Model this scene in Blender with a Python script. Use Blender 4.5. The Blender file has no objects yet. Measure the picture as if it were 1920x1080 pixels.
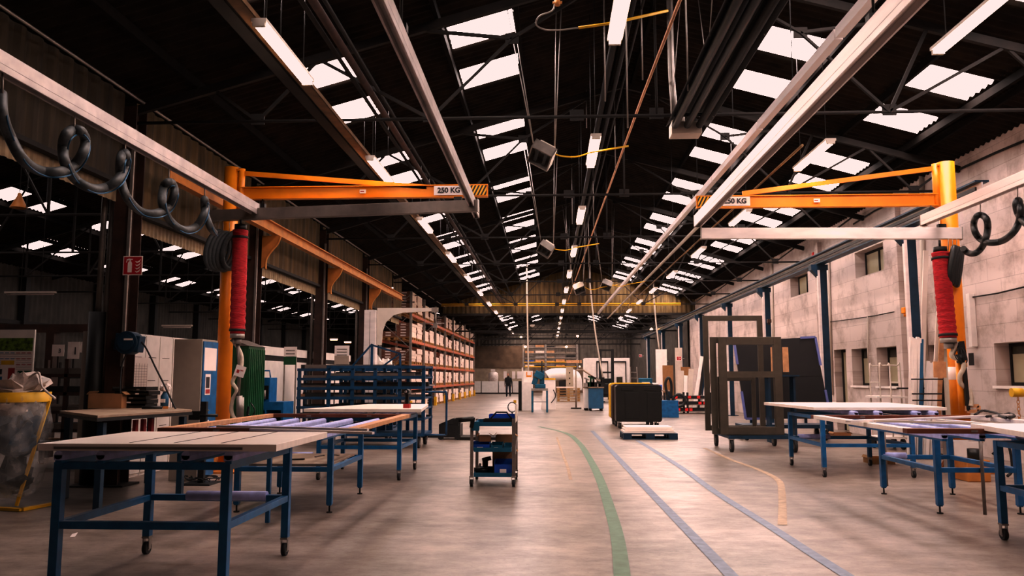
import bpy, math, random
from mathutils import Vector, Matrix
random.seed(7)
PI = math.pi
COL = bpy.context.scene.collection
SC = bpy.context.scene
H = 1.45; F = 1500.0
TH = math.atan(168/F); PS = math.atan(70*math.cos(TH)/F)
CAM = Vector((0, 0, H))
FWD = Vector((-math.sin(PS)*math.cos(TH), math.cos(PS)*math.cos(TH), math.sin(TH)))
RGT = Vector((math.cos(PS), math.sin(PS), 0))
UPV = RGT.cross(FWD)

def ray(px, py):
    return FWD + RGT*((px-960)/F) - UPV*((py-540)/F)
def AY(px, py, Y):
    d = ray(px, py); return CAM + d*(Y/d.y)
def AX(px, py, X):
    d = ray(px, py); return CAM + d*(X/d.x)
def AZ(px, py, z):
    d = ray(px, py); return CAM + d*((z-H)/d.z)
def G(px, py):
    return AZ(px, py, 0.0)

# ------------------------------------------------------------------ materials
def _base(name):
    m = bpy.data.materials.new(name); m.use_nodes = True
    nt = m.node_tree; b = nt.nodes['Principled BSDF']
    return m, nt, b
def mat(name, col, rough=.55, metal=0.0, var=.14, scale=6.0, bump=0.0, emit=None, est=0.0, alpha=None, stretch=None, spec=None):
    m, nt, b = _base(name)
    N, L = nt.nodes, nt.links
    tc = N.new('ShaderNodeTexCoord'); mp = N.new('ShaderNodeMapping')
    if stretch: mp.inputs['Scale'].default_value = stretch
    L.new(tc.outputs['Object'], mp.inputs[0])
    no = N.new('ShaderNodeTexNoise'); no.inputs['Scale'].default_value = scale; no.inputs['Detail'].default_value = 5
    L.new(mp.outputs[0], no.inputs['Vector'])
    cr = N.new('ShaderNodeValToRGB')
    cr.color_ramp.elements[0].position = .3; cr.color_ramp.elements[1].position = .7
    cr.color_ramp.elements[0].color = tuple(max(0, c*(1-var)) for c in col)+(1,)
    cr.color_ramp.elements[1].color = tuple(min(1, c*(1+var)) for c in col)+(1,)
    L.new(no.outputs[0], cr.inputs[0]); L.new(cr.outputs[0], b.inputs['Base Color'])
    b.inputs['Roughness'].default_value = rough; b.inputs['Metallic'].default_value = metal
    if spec is not None: b.inputs['Specular IOR Level'].default_value = spec
    if bump:
        bp = N.new('ShaderNodeBump'); bp.inputs['Strength'].default_value = bump; bp.inputs['Distance'].default_value = .02
        L.new(no.outputs[0], bp.inputs['Height']); L.new(bp.outputs[0], b.inputs['Normal'])
    if emit:
        b.inputs['Emission Color'].default_value = tuple(emit)+(1,); b.inputs['Emission Strength'].default_value = est
    if alpha is not None: b.inputs['Alpha'].default_value = alpha
    return m

M_ = {}
def defm(key, *a, **k): M_[key] = mat(key, *a, **k)
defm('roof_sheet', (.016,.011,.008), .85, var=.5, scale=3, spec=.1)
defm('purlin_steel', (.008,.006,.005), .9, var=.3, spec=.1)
defm('dark_steel', (.012,.008,.006), .8, var=.4, scale=5)
defm('rust_steel', (.045,.019,.012), .6, var=.5, scale=4)
defm('black_steel', (.012,.011,.011), .5, var=.3)
defm('cladding', (.115,.074,.030), .75, var=.5, scale=2.2, stretch=(3,3,.5))
defm('cladding_strip', (.26,.19,.11), .6, var=.3)
defm('dark_corrugated', (.075,.065,.055), .7, var=.3, scale=2)
defm('grey_corrugated', (.14,.12,.10), .7, var=.3, scale=2)
defm('brown_concrete', (.17,.115,.075), .8, var=.35, scale=1.5)
defm('beige_concrete', (.42,.34,.26), .8, var=.2, scale=2)
defm('blue_paint', (.008,.115,.27), .38, var=.25, scale=9)
defm('navy_paint', (.006,.034,.068), .45, var=.3)
defm('teal_paint', (.008,.10,.17), .4, var=.25)
defm('bright_blue', (.01,.075,.38), .35, var=.15)
defm('orange_paint', (.80,.275,.008), .42, var=.08, scale=4)
defm('orange_beam', (.50,.21,.05), .55, var=.2, scale=4)
defm('rack_orange', (.50,.14,.07), .5, var=.2)
defm('yellow_paint', (.72,.42,.02), .45, var=.12)
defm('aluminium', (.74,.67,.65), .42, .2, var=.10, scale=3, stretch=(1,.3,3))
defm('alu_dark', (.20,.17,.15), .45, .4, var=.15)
defm('zinc', (.30,.27,.25), .45, .6, var=.2)
defm('chrome', (.6,.56,.52), .25, .9, var=.1)
defm('hose_grey', (.060,.066,.070), .5, var=.25, scale=30)
defm('hose_black', (.014,.016,.017), .45, var=.25, scale=30)
defm('hose_clear', (.50,.42,.34), .3, var=.2, scale=12)
defm('cable_blue', (.02,.10,.19), .45)
defm('red_fabric', (.40,.012,.020), .75, var=.35, scale=14, bump=.5, stretch=(1,1,5))
defm('cart_blue', (.006,.058,.135), .42, var=.3)
defm('black_plastic', (.008,.007,.006), .42, var=.3)
defm('rubber', (.016,.015,.015), .7)
defm('padding', (.42,.45,.74), .75, var=.14, scale=14, bump=.2)
defm('lav_edge', (.16,.19,.42), .6, var=.1)
defm('alu_shaded', (.40,.35,.34), .45, .2, var=.2, scale=5)  # rail aluminium with the weaker light on the left painted into the colour
defm('tray_brown', (.17,.095,.04), .6, var=.3)
defm('cladding_shaded', (.045,.030,.016), .8, var=.5, scale=2.2, stretch=(3,3,.5))  # same cladding, with the shade over the near bays put into its colour
defm('white_board', (.86,.76,.69), .34, var=.06, scale=3, stretch=(1,8,1))
defm('white_paint', (.80,.74,.70), .6, var=.06)
defm('cream_panel', (.56,.48,.41), .6, var=.07)
defm('white_profile', (.72,.66,.62), .35, var=.06)
defm('brown_laminate', (.16,.048,.022), .42, var=.22, scale=5, stretch=(1,6,1))
defm('wood_light', (.55,.30,.16), .6, var=.2, scale=8, stretch=(1,7,1))
defm('pallet_wood', (.46,.27,.11), .75, var=.3)
defm('cardboard', (.33,.17,.075), .8, var=.15)
defm('carton_white', (.80,.66,.58), .7, var=.14)
defm('carton_brown', (.20,.085,.050), .75, var=.2)
defm('green_paint', (.006,.075,.024), .4, var=.25)
defm('frame_bronze', (.085,.072,.054), .42, .2, var=.12)
defm('panel_grey', (.026,.026,.028), .42, var=.14, scale=2)
defm('glass_dark', (.05,.045,.03), .15, var=.3)
defm('film_pane', (.42,.38,.27), .35, var=.15, scale=1.5)
defm('locker_grey', (.36,.30,.25), .5, var=.06)
defm('sign_red', (.42,.012,.022), .45, var=.05)
defm('sign_white', (.80,.70,.66), .5, var=.03)
defm('bench_top', (.30,.22,.16), .6, var=.25, scale=5)
defm('grass_print', (.10,.17,.02), .5, var=.9, scale=22)
defm('ink', (.03,.025,.03), .6)
defm('red_ink', (.36,.03,.03), .6)
defm('red_plastic', (.70,.03,.03), .4)
defm('clothes_black', (.010,.010,.012), .85)
defm('trouser_navy', (.012,.016,.030), .85)
defm('skin', (.45,.24,.17), .55, var=.05)
defm('plastic_wrap', (.75,.66,.62), .35, var=.2, scale=10, bump=.6)
defm('lamp_body', (.55,.48,.42), .5, var=.05)
defm('floor_green', (.095,.165,.105), .55, var=.25, scale=10)
defm('floor_blue', (.15,.18,.235), .55, var=.25, scale=10)
defm('floor_yellow', (.31,.225,.15), .6, var=.35, scale=10)
defm('lamp_tube', (1,.9,.8), emit=(1,.83,.64), est=40.0)
defm('lamp_diffuser', (1,.9,.8), emit=(1,.86,.74), est=36.0)
defm('small_lamp', (1,.9,.8), emit=(1,.62,.28), est=30.0)

def clear_bag():
    m, nt, b = _base('clear_bag'); N, L = nt.nodes, nt.links
    b.inputs['Base Color'].default_value = (.75,.72,.70,1); b.inputs['Roughness'].default_value = .12
    tc = N.new('ShaderNodeTexCoord'); no = N.new('ShaderNodeTexNoise'); no.inputs['Scale'].default_value = 5; no.inputs['Detail'].default_value = 6
    L.new(tc.outputs['Object'], no.inputs['Vector'])
    mr = N.new('ShaderNodeMapRange'); mr.inputs[1].default_value = .4; mr.inputs[2].default_value = .75; mr.inputs[3].default_value = .10; mr.inputs[4].default_value = .55
    L.new(no.outputs[0], mr.inputs[0]); L.new(mr.outputs[0], b.inputs['Alpha'])
    bp = N.new('ShaderNodeBump'); bp.inputs['Strength'].default_value = .7; L.new(no.outputs[0], bp.inputs['Height']); L.new(bp.outputs[0], b.inputs['Normal'])
    return m
M_['clear_bag'] = clear_bag()

def skylight_mat():
    m, nt, b = _base('skylight_sheet'); N, L = nt.nodes, nt.links
    b.inputs['Base Color'].default_value = (.8,.7,.68,1); b.inputs['Roughness'].default_value = .6
    tc = N.new('ShaderNodeTexCoord'); no = N.new('ShaderNodeTexNoise'); no.inputs['Scale'].default_value = 2.5; no.inputs['Detail'].default_value = 6
    L.new(tc.outputs['Object'], no.inputs['Vector'])
    mr = N.new('ShaderNodeMapRange'); mr.inputs[1].default_value = .3; mr.inputs[2].default_value = .55; mr.inputs[3].default_value = .6; mr.inputs[4].default_value = 1.0
    L.new(no.outputs[0], mr.inputs[0])
    mu = N.new('ShaderNodeMath'); mu.operation = 'MULTIPLY'; mu.inputs[1].default_value = SKY_E
    L.new(mr.outputs[0], mu.inputs[0]); L.new(mu.outputs[0], b.inputs['Emission Strength'])
    b.inputs['Emission Color'].default_value = (1,.94,.925,1)
    return m
SKY_E = 34.0
M_['skylight_sheet'] = skylight_mat()
SKY_E = 9.0
M_['skylight_sheet_far'] = skylight_mat()

def floor_mat():
    m, nt, b = _base('concrete_floor'); N, L = nt.nodes, nt.links
    tc = N.new('ShaderNodeTexCoord')
    def noise(s, st, d=6, rough=.6):
        mp = N.new('ShaderNodeMapping'); mp.inputs['Scale'].default_value = st; L.new(tc.outputs['Object'], mp.inputs[0])
        n = N.new('ShaderNodeTexNoise'); n.inputs['Scale'].default_value = s; n.inputs['Detail'].default_value = d; n.inputs['Roughness'].default_value = rough
        L.new(mp.outputs[0], n.inputs['Vector']); return n
    a = noise(.55, (1,1,1)); c = noise(2.6, (.85,1.35,1), 12, .78); d = noise(26, (1,1,1), 3)
    mx = N.new('ShaderNodeMix'); mx.data_type = 'FLOAT'; mx.inputs[0].default_value = .55
    L.new(a.outputs[0], mx.inputs[2]); L.new(c.outputs[0], mx.inputs[3])
    cr = N.new('ShaderNodeValToRGB'); e = cr.color_ramp.elements
    e[0].position = .38; e[0].color = (.11,.083,.063,1); e[1].position = .62; e[1].color = (.36,.30,.262,1)
    L.new(mx.outputs[0], cr.inputs[0])
    cr2 = N.new('ShaderNodeValToRGB'); e = cr2.color_ramp.elements
    e[0].position = .27; e[0].color = (.35,.35,.35,1); e[1].position = .40; e[1].color = (1,1,1,1)
    L.new(d.outputs[0], cr2.inputs[0])
    m2 = N.new('ShaderNodeMix'); m2.data_type = 'RGBA'; m2.blend_type = 'MULTIPLY'; m2.inputs[0].default_value = .6
    L.new(cr.outputs[0], m2.inputs[6]); L.new(cr2.outputs[0], m2.inputs[7]); L.new(m2.outputs[2], b.inputs['Base Color'])
    mr = N.new('ShaderNodeMapRange'); mr.inputs[3].default_value = .46; mr.inputs[4].default_value = .27
    L.new(c.outputs[0], mr.inputs[0]); L.new(mr.outputs[0], b.inputs['Roughness'])
    bp = N.new('ShaderNodeBump'); bp.inputs['Strength'].default_value = .12; bp.inputs['Distance'].default_value = .01
    L.new(c.outputs[0], bp.inputs['Height']); L.new(bp.outputs[0], b.inputs['Normal'])
    return m
M_['concrete_floor'] = floor_mat()

def block_mat():
    m, nt, b = _base('painted_blockwork'); N, L = nt.nodes, nt.links
    tc = N.new('ShaderNodeTexCoord'); sp = N.new('ShaderNodeSeparateXYZ'); L.new(tc.outputs['Object'], sp.inputs[0])
    cb = N.new('ShaderNodeCombineXYZ'); L.new(sp.outputs[1], cb.inputs[0]); L.new(sp.outputs[2], cb.inputs[1])
    br = N.new('ShaderNodeTexBrick'); L.new(cb.outputs[0], br.inputs['Vector'])
    br.inputs['Scale'].default_value = 1.0; br.inputs['Brick Width'].default_value = .85; br.inputs['Row Height'].default_value = .40
    br.inputs['Mortar Size'].default_value = .006; br.inputs['Color1'].default_value = (.66,.565,.53,1); br.inputs['Color2'].default_value = (.60,.51,.475,1)
    br.inputs['Mortar'].default_value = (.44,.36,.33,1); br.inputs['Mortar Smooth'].default_value = .3
    n = N.new('ShaderNodeTexNoise'); n.inputs['Scale'].default_value = .9; n.inputs['Detail'].default_value = 9; n.inputs['Roughness'].default_value = .68
    L.new(cb.outputs[0], n.inputs['Vector'])
    cr = N.new('ShaderNodeValToRGB'); e = cr.color_ramp.elements
    e[0].position = .34; e[0].color = (.40,.33,.28,1); e[1].position = .52; e[1].color = (1,1,1,1)
    L.new(n.outputs[0], cr.inputs[0])
    mx = N.new('ShaderNodeMix'); mx.data_type = 'RGBA'; mx.blend_type = 'MULTIPLY'; mx.inputs[0].default_value = .75
    L.new(br.outputs[0], mx.inputs[6]); L.new(cr.outputs[0], mx.inputs[7]); L.new(mx.outputs[2], b.inputs['Base Color'])
    b.inputs['Roughness'].default_value = .6
    bp = N.new('ShaderNodeBump'); bp.inputs['Strength'].default_value = .3; bp.inputs['Distance'].default_value = .02
    L.new(mx.outputs[2], bp.inputs['Height']); L.new(bp.outputs[0], b.inputs['Normal'])
    return m
M_['painted_blockwork'] = block_mat()

def hazard_mat():
    m, nt, b = _base('hazard_stripes'); N, L = nt.nodes, nt.links
    tc = N.new('ShaderNodeTexCoord'); sp = N.new('ShaderNodeSeparateXYZ'); L.new(tc.outputs['Object'], sp.inputs[0])
    ad = N.new('ShaderNodeMath'); ad.operation = 'MULTIPLY_ADD'; ad.inputs[1].default_value = -.5
    L.new(sp.outputs[2], ad.inputs[0]); L.new(sp.outputs[0], ad.inputs[2])
    mo = N.new('ShaderNodeMath'); mo.operation = 'PINGPONG'; mo.inputs[1].default_value = .028; L.new(ad.outputs[0], mo.inputs[0])
    gt = N.new('ShaderNodeMath'); gt.operation = 'GREATER_THAN'; gt.inputs[1].default_value = .014; L.new(mo.outputs[0], gt.inputs[0])
    mx = N.new('ShaderNodeMix'); mx.data_type = 'RGBA'; L.new(gt.outputs[0], mx.inputs[0])
    mx.inputs[6].default_value = (.01,.01,.01,1); mx.inputs[7].default_value = (.80,.42,.03,1)
    L.new(mx.outputs[2], b.inputs['Base Color']); return m
M_['hazard'] = hazard_mat()

# ------------------------------------------------------------------ mesh builder
class MB:
    def __init__(s): s.v = []; s.f = []; s.sm = []
    def add(s, vs, fs, smooth=False):
        o = len(s.v); s.v += [Vector(v) for v in vs]; s.f += [tuple(i+o for i in f) for f in fs]; s.sm += [smooth]*len(fs); return s
    def box(s, x0, x1, y0, y1, z0, z1):
        vs = [(x0,y0,z0),(x1,y0,z0),(x1,y1,z0),(x0,y1,z0),(x0,y0,z1),(x1,y0,z1),(x1,y1,z1),(x0,y1,z1)]
        return s.add(vs, [(0,3,2,1),(4,5,6,7),(0,1,5,4),(1,2,6,5),(2,3,7,6),(3,0,4,7)])
    def cbox(s, c, d, rz=0, rx=0, ry=0):
        m = Matrix.Rotation(rz,3,'Z') @ Matrix.Rotation(ry,3,'Y') @ Matrix.Rotation(rx,3,'X')
        h = Vector(d)/2; c = Vector(c); vs = []
        for z in (-1,1):
            for x,y in ((-1,-1),(1,-1),(1,1),(-1,1)): vs.append(c + m @ Vector((x*h.x,y*h.y,z*h.z)))
        return s.add(vs, [(0,3,2,1),(4,5,6,7),(0,1,5,4),(1,2,6,5),(2,3,7,6),(3,0,4,7)])
    def bar(s, p, q, w, h=None, up=(0,0,1)):
        h = h or w; p = Vector(p); q = Vector(q); d = (q-p).normalized(); u = Vector(up)
        if abs(d.dot(u)) > .97: u = Vector((0,1,0))
        a = d.cross(u).normalized(); b = a.cross(d).normalized(); vs = []
        for e in (p,q):
            for i,j in ((-1,-1),(1,-1),(1,1),(-1,1)): vs.append(e + a*(i*w/2) + b*(j*h/2))
        return s.add(vs, [(3,2,1,0),(4,5,6,7),(0,1,5,4),(1,2,6,5),(2,3,7,6),(3,0,4,7)])
    def tube(s, pts, r, n=8, caps=True, closed=False):
        pts = [Vector(p) for p in pts]; k = len(pts)
        rs = r if isinstance(r,(list,tuple)) else [r]*k
        vs = []; fs = []; prev = None
        for i,p in enumerate(pts):
            if closed: d = (pts[(i+1)%k]-pts[i-1])
            else: d = pts[min(i+1,k-1)]-pts[max(i-1,0)]
            if d.length < 1e-9: d = Vector((0,0,1))
            d.normalize()
            if prev is None:
                u = Vector((0,0,1)) if abs(d.z) < .9 else Vector((0,1,0))
                a = d.cross(u).normalized()
            else:
                a = prev - d*prev.dot(d)
                a = a.normalized() if a.length > 1e-6 else d.cross(Vector((0,0,1))).normalized()
            prev = a; b = d.cross(a)
            for j in range(n):
                t = 2*PI*j/n; vs.append(p + (a*math.cos(t)+b*math.sin(t))*rs[i])
        for i in range(k-1 if not closed else k):
            i2 = (i+1)%k
            for j in range(n): fs.append((i*n+j, i*n+(j+1)%n, i2*n+(j+1)%n, i2*n+j))
        s.add(vs, fs, True)
        if caps and not closed:
            o = len(s.v)-len(vs)
            s.f.append(tuple(o+j for j in reversed(range(n)))); s.sm.append(False)
            s.f.append(tuple(o+(k-1)*n+j for j in range(n))); s.sm.append(False)
        return s
    def cyl(s, p, q, r, n=16, r2=None): return s.tube([p,q], [r, r if r2 is None else r2], n)
    def lathe(s, c, prof, n=20):
        c = Vector(c); vs = []; fs = []
        for r,z in prof:
            for j in range(n): vs.append(c+Vector((r*math.cos(2*PI*j/n), r*math.sin(2*PI*j/n), z)))
        for i in range(len(prof)-1):
            for j in range(n): fs.append((i*n+j, i*n+(j+1)%n, (i+1)*n+(j+1)%n, (i+1)*n+j))
        return s.add(vs, fs, True)
    def poly(s, pts, d):
        """prism: polygon pts extruded by vector d"""
        d = Vector(d); n = len(pts); a = [Vector(p) for p in pts]
        return s.add(a+[p+d for p in a], [tuple(reversed(range(n))), tuple(range(n,2*n))]+[(i,(i+1)%n,n+(i+1)%n,n+i) for i in range(n)])
    def build(s, name, m, parent=None, world=False, bevel=0, own=True):
        vs = s.v
        loc = Vector((0,0,0))
        if parent is not None:
            if world:
                inv = WM(parent).inverted(); vs = [inv @ v for v in vs]
        elif own and vs:
            mn = [min(v[i] for v in vs) for i in range(3)]; mxx = [max(v[i] for v in vs) for i in range(3)]
            loc = Vector(((mn[0]+mxx[0])/2, (mn[1]+mxx[1])/2, mn[2])); vs = [v-loc for v in vs]
        me = bpy.data.meshes.new(name); me.from_pydata([tuple(v) for v in vs], [], s.f)
        me.polygons.foreach_set('use_smooth', s.sm); me.update()
        me.materials.append(M_[m] if isinstance(m, str) else m)
        o = bpy.data.objects.new(name, me); COL.objects.link(o); o.location = loc
        if parent is not None: o.parent = parent
        if bevel:
            b = o.modifiers.new('bevel','BEVEL'); b.width = bevel; b.segments = 2; b.limit_method = 'ANGLE'
        return o

def WM(o):
    m = Matrix.LocRotScale(o.location, o.rotation_euler, None)
    return WM(o.parent) @ m if o.parent else m
def tag(o, label, cat, group=None, kind=None):
    o['label'] = label; o['category'] = cat
    if group: o['group'] = group
    if kind: o['kind'] = kind
    return o
def thing(name, label, cat, loc=(0,0,0), rz=0, group=None):
    o = bpy.data.objects.new(name, None); COL.objects.link(o); o.empty_display_size = .1
    o.location = loc; o.rotation_euler = (0,0,rz); tag(o, label, cat, group); return o
def struct(name, mb, m, parent=None):
    o = mb.build(name, m, parent, own=False); o['kind'] = 'structure'; return o
KIDS = {}
def copy_tree(o, parent=None, loc=None, rz=None, label=None, group=None):
    c = o.copy(); COL.objects.link(c); c.parent = parent
    if loc is not None: c.location = loc
    if rz is not None: c.rotation_euler = (0,0,rz)
    if label: c['label'] = label
    if group: c['group'] = group
    for ch in [x for x in o.children if x is not c]: copy_tree(ch, c)
    return c
def catmull(p, per=8):
    p = [Vector(q) for q in p]; q = [p[0]]+p+[p[-1]]; out = []
    for i in range(1, len(q)-2):
        for k in range(per):
            t = k/per; a,b,c,d = q[i-1],q[i],q[i+1],q[i+2]
            out.append(.5*((2*b)+(c-a)*t+(2*a-5*b+4*c-d)*t*t+(3*b-a-3*c+d)*t**3))
    out.append(p[-1]); return out
def text_mesh(s, size, depth=.002, fat=0):
    cu = bpy.data.curves.new('lettering','FONT'); cu.body = s; cu.size = size; cu.extrude = depth; cu.offset = fat; cu.align_x = 'CENTER'; cu.align_y = 'CENTER'
    o = bpy.data.objects.new('tmp', cu); COL.objects.link(o)
    bpy.context.view_layer.update()
    me = bpy.data.meshes.new_from_object(o.evaluated_get(bpy.context.evaluated_depsgraph_get()))
    bpy.data.objects.remove(o); return me
def lettering(s, size, m, parent, loc, rot=(PI/2,0,0), name='lettering', bold=0, fat=0):
    me = text_mesh(s, size, .002, fat); me.materials.clear(); me.materials.append(M_[m])
    o = bpy.data.objects.new(name, me); COL.objects.link(o); o.parent = parent; o.location = loc; o.rotation_euler = rot
    o.scale = (1+bold, 1, 1); return o
ORD = ['nearest','second','third','fourth','fifth','sixth','seventh','eighth','ninth','tenth','eleventh','twelfth','thirteenth','fourteenth','fifteenth','sixteenth']
def nth(i): return 'nearest' if i == 0 else ORD[i] + ' from the camera'
WORLD_E=.10; EXPO=0
# ------------------------------------------------------------------ camera
cd = bpy.data.cameras.new('camera'); cam = bpy.data.objects.new('camera', cd); COL.objects.link(cam)
cd.sensor_width = 36; cd.lens = 36*F/1920; cd.clip_end = 300
cam.location = CAM
cam.rotation_euler = Matrix((RGT, UPV, -FWD)).transposed().to_euler()
SC.camera = cam

# ------------------------------------------------------------------ hall shell
XR, ZR = 1.5, 7.53          # main ridge
XV = -5.9                   # valley above the arcade
XL, ZL = -12.6, 7.34        # ridge of the next nave
XW = 8.0; XF = -19.3; YB = 78.0
BAY, T0 = 4.8, 10.8; NT = 14
def zroof(x): return ZR-.28*abs(x-XR) if x >= XV else ZL-.28*abs(x-XL)

m = MB(); m.box(XF-.3, XW+.4, -4, YB+.4, -.25, 0); struct('floor', m, 'concrete_floor')

def corr_strip(mb, x0, x1, y0, y1, up=0.0, pitch=.18, amp=.022):
    """corrugated sheet following the roof slope between x0 and x1"""
    n = max(2, int(round((y1-y0)/pitch))*4); vs = []; fs = []
    for i in range(n+1):
        y = y0+(y1-y0)*i/n; a = amp*math.sin(2*PI*(y/pitch))
        vs += [(x0,y,zroof(x0)+a+up), (x1,y,zroof(x1)+a+up)]
    for i in range(n): fs.append((2*i, 2*i+1, 2*i+3, 2*i+2))
    mb.add(vs, fs, True)

def rows(xr, a0, a1, b0, b1): return [(xr-b1, xr-b0), (xr-a1, xr-a0), (xr+a0, xr+a1), (xr+b0, xr+b1)]
MAIN = [(-2.32,-1.42)]  # placeholder replaced below
a_ = 5.66
MAIN = [(-.670*a_, -.514*a_), (-.267*a_, -.0916*a_), (.613*a_, .789*a_), (1.031*a_, 1.22*a_)]
LEFT = [(XL-5.25, XL-4.35), (XL-2.95, XL-2.05), (XL+2.05, XL+2.95), (XL+4.35, XL+5.25)]
wn = [0]
def roof_half(name, xa, xb, rws, near, mt, skip0):
    mb = MB(); y0, y1 = -4, YB
    xs = sorted([xa, xb]+[v for r in rws for v in r])
    for i in range(len(xs)-1):
        u, v = xs[i], xs[i+1]
        if any(abs(u-r[0]) < 1e-6 for r in rws):
            y = y0
            for k in range(-3, NT):
                for s, l in ((.65,.85),(2.40,.85)):
                    a = T0+BAY*k+s+(.85 if xa >= XR else 0); b = a+l
                    if a < skip0: continue
                    if b > YB-1: continue
                    if not near and b > 64: continue
                    corr_strip(mb, u, v, y, a)
                    w = MB(); corr_strip(w, u, v, a, b)
                    wn[0] += 1; struct('window_%d' % wn[0], w, mt)
                    y = b
            corr_strip(mb, u, v, y, y1)
        else: corr_strip(mb, u, v, y0, y1)
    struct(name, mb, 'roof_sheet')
roof_half('ceiling', XV, XR, MAIN[:2], True, 'skylight_sheet', 6.0)  # skylights nearest the camera are unseen, added to light the left foreground table
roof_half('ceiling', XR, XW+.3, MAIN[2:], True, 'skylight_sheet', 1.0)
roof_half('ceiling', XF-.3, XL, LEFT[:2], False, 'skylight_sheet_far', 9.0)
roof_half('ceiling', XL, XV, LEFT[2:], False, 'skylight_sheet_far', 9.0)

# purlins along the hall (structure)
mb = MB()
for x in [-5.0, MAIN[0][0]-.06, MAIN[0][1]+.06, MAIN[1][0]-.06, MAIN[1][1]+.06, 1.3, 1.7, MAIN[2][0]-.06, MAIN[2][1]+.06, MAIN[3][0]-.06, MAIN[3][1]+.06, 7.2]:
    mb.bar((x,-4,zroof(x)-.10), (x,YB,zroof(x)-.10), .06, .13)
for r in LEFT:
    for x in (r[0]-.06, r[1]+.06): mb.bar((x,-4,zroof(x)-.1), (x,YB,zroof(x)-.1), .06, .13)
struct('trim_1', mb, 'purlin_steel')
# bright metal flashing under the outer right skylight row
mb = MB()
for k in range(0, 8):
    y = T0+BAY*k
    mb.bar((MAIN[3][1]+.12, y+.4, zroof(MAIN[3][1])-.14), (MAIN[3][1]+.12, y+3.6, zroof(MAIN[3][1])-.14), .05, .02)
struct('trim_2', mb, 'purlin_steel')

def truss(y, idx):
    mb = MB(); zt = 5.05
    for x0, x1 in ((XV, XR), (XW, XR)):
        mb.bar((x0,y,zroof(x0)-.24), (x1,y,zroof(x1)-.24), .07, .12)
    mb.cyl((XV,y,zt), (XW,y,zt), .024, 6)
    def node(x, z, s=.12): mb.cbox((x,y,z), (s*1.6,.02,s*1.3))
    for sgn in (-1, 1):
        def X(d): return XR+sgn*d
        n1 = (X(2.0), 6.20); n2 = (X(3.15), zt)
        mb.bar((n2[0],y,n2[1]), (n1[0],y,n1[1]), .05, .035)
        mb.bar((n1[0],y,n1[1]), (X(.65),y,zroof(X(.65))-.3), .05, .035)
        mb.bar((n1[0],y,n1[1]), (X(3.2),y,zroof(X(3.2))-.3), .05, .045)
        mb.bar((n2[0],y,zt), (X(3.7),y,zroof(X(3.7))-.3), .045, .045)
        mb.bar((n2[0],y,zt), (X(4.7),y,zroof(X(4.7))-.3), .045, .045)
        mb.bar((X(5.6),y,zt), (X(4.8),y,zroof(X(4.8))-.3), .04, .04)
        mb.bar((X(5.6),y,zt), (X(6.2),y,zroof(X(6.2))-.3), .04, .04)
        for d, z in ((2.0,6.20),(3.15,zt+.03),(5.6,zt+.03)): node(X(d), z)
        node(X(.65), zroof(X(.65))-.3)
    mb.cyl((XR,y,zt), (XR,y,ZR-.3), .018, 6)
    node(XR, zt+.03); node(XR-1.1, zt+.02, .12)
    # cross braces between trusses close to the ridge
    struct('trim_%d' % (10+idx), mb, 'dark_steel')
for k in range(0, NT): truss(T0+BAY*k, k)
def ltruss(y, idx):
    mb = MB(); zt = 4.75
    for x0, x1 in ((XV,XL),(XF,XL)): mb.bar((x0,y,zroof(x0)-.2), (x1,y,zroof(x1)-.2), .07, .12)
    mb.cyl((XV,y,zt), (XF,y,zt), .03, 6)
    for d in (-4.5,-2.4,0,2.4,4.5):
        mb.bar((XL+d,y,zt), (XL+d,y,zroof(XL+d)-.2), .05)
        if d: mb.bar((XL+d,y,zt), (XL+d*.5,y,zroof(XL+d*.5)-.2), .04)
    struct('trim_%d' % (30+idx), mb, 'dark_steel')
for k in range(0, 10): ltruss(T0+BAY*k, k)

# right wall with openings
holes = []
def hole(pxa, pxb, pya, pyb, floor=False):
    p = AX(pxa, (pya+pyb)/2, XW); q = AX(pxb, (pya+pyb)/2, XW)
    ztop = AX((pxa+pxb)/2, pya, XW).z; zb = AX((pxa+pxb)/2, pyb, XW).z
    h = (min(p.y,q.y), max(p.y,q.y), 0 if floor else zb, ztop); holes.append(h); return h
W1 = hole(1866, 1960, 640, 724); W2 = hole(1645, 1685, 650, 724); W3 = hole(1598, 1630, 653, 723)
D1 = hole(1566, 1588, 655, 760, True); D2 = hole(1745, 1812, 644, 780, True)
W4 = hole(1603, 1657, 464, 514); W5 = hole(1482, 1515, 513, 553)
def wall_holes(mb, y0, y1, z0, z1, hs, x0, x1):
    ys = sorted({y0,y1}|{v for h in hs for v in h[:2]}); zs = sorted({z0,z1}|{v for h in hs for v in h[2:]})
    for i in range(len(ys)-1):
        # merge vertical runs
        run = None
        for j in range(len(zs)-1):
            cy, cz = (ys[i]+ys[i+1])/2, (zs[j]+zs[j+1])/2
            inside = any(h[0] < cy < h[1] and h[2] < cz < h[3] for h in hs)
            if inside:
                if run is not None: mb.box(x0,x1,ys[i],ys[i+1],run,zs[j]); run = None
            elif run is None: run = zs[j]
        if run is not None: mb.box(x0,x1,ys[i],ys[i+1],run,zs[-1])
mb = MB(); wall_holes(mb, -4, YB, 0, 5.75, holes, XW, XW+.4)
struct('wall_right', mb, 'painted_blockwork')
mb = MB(); mb.box(XW+.4, XW+.45, -4, YB, 0, 5.9); struct('wall_right_outer', mb, 'film_pane')
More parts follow.
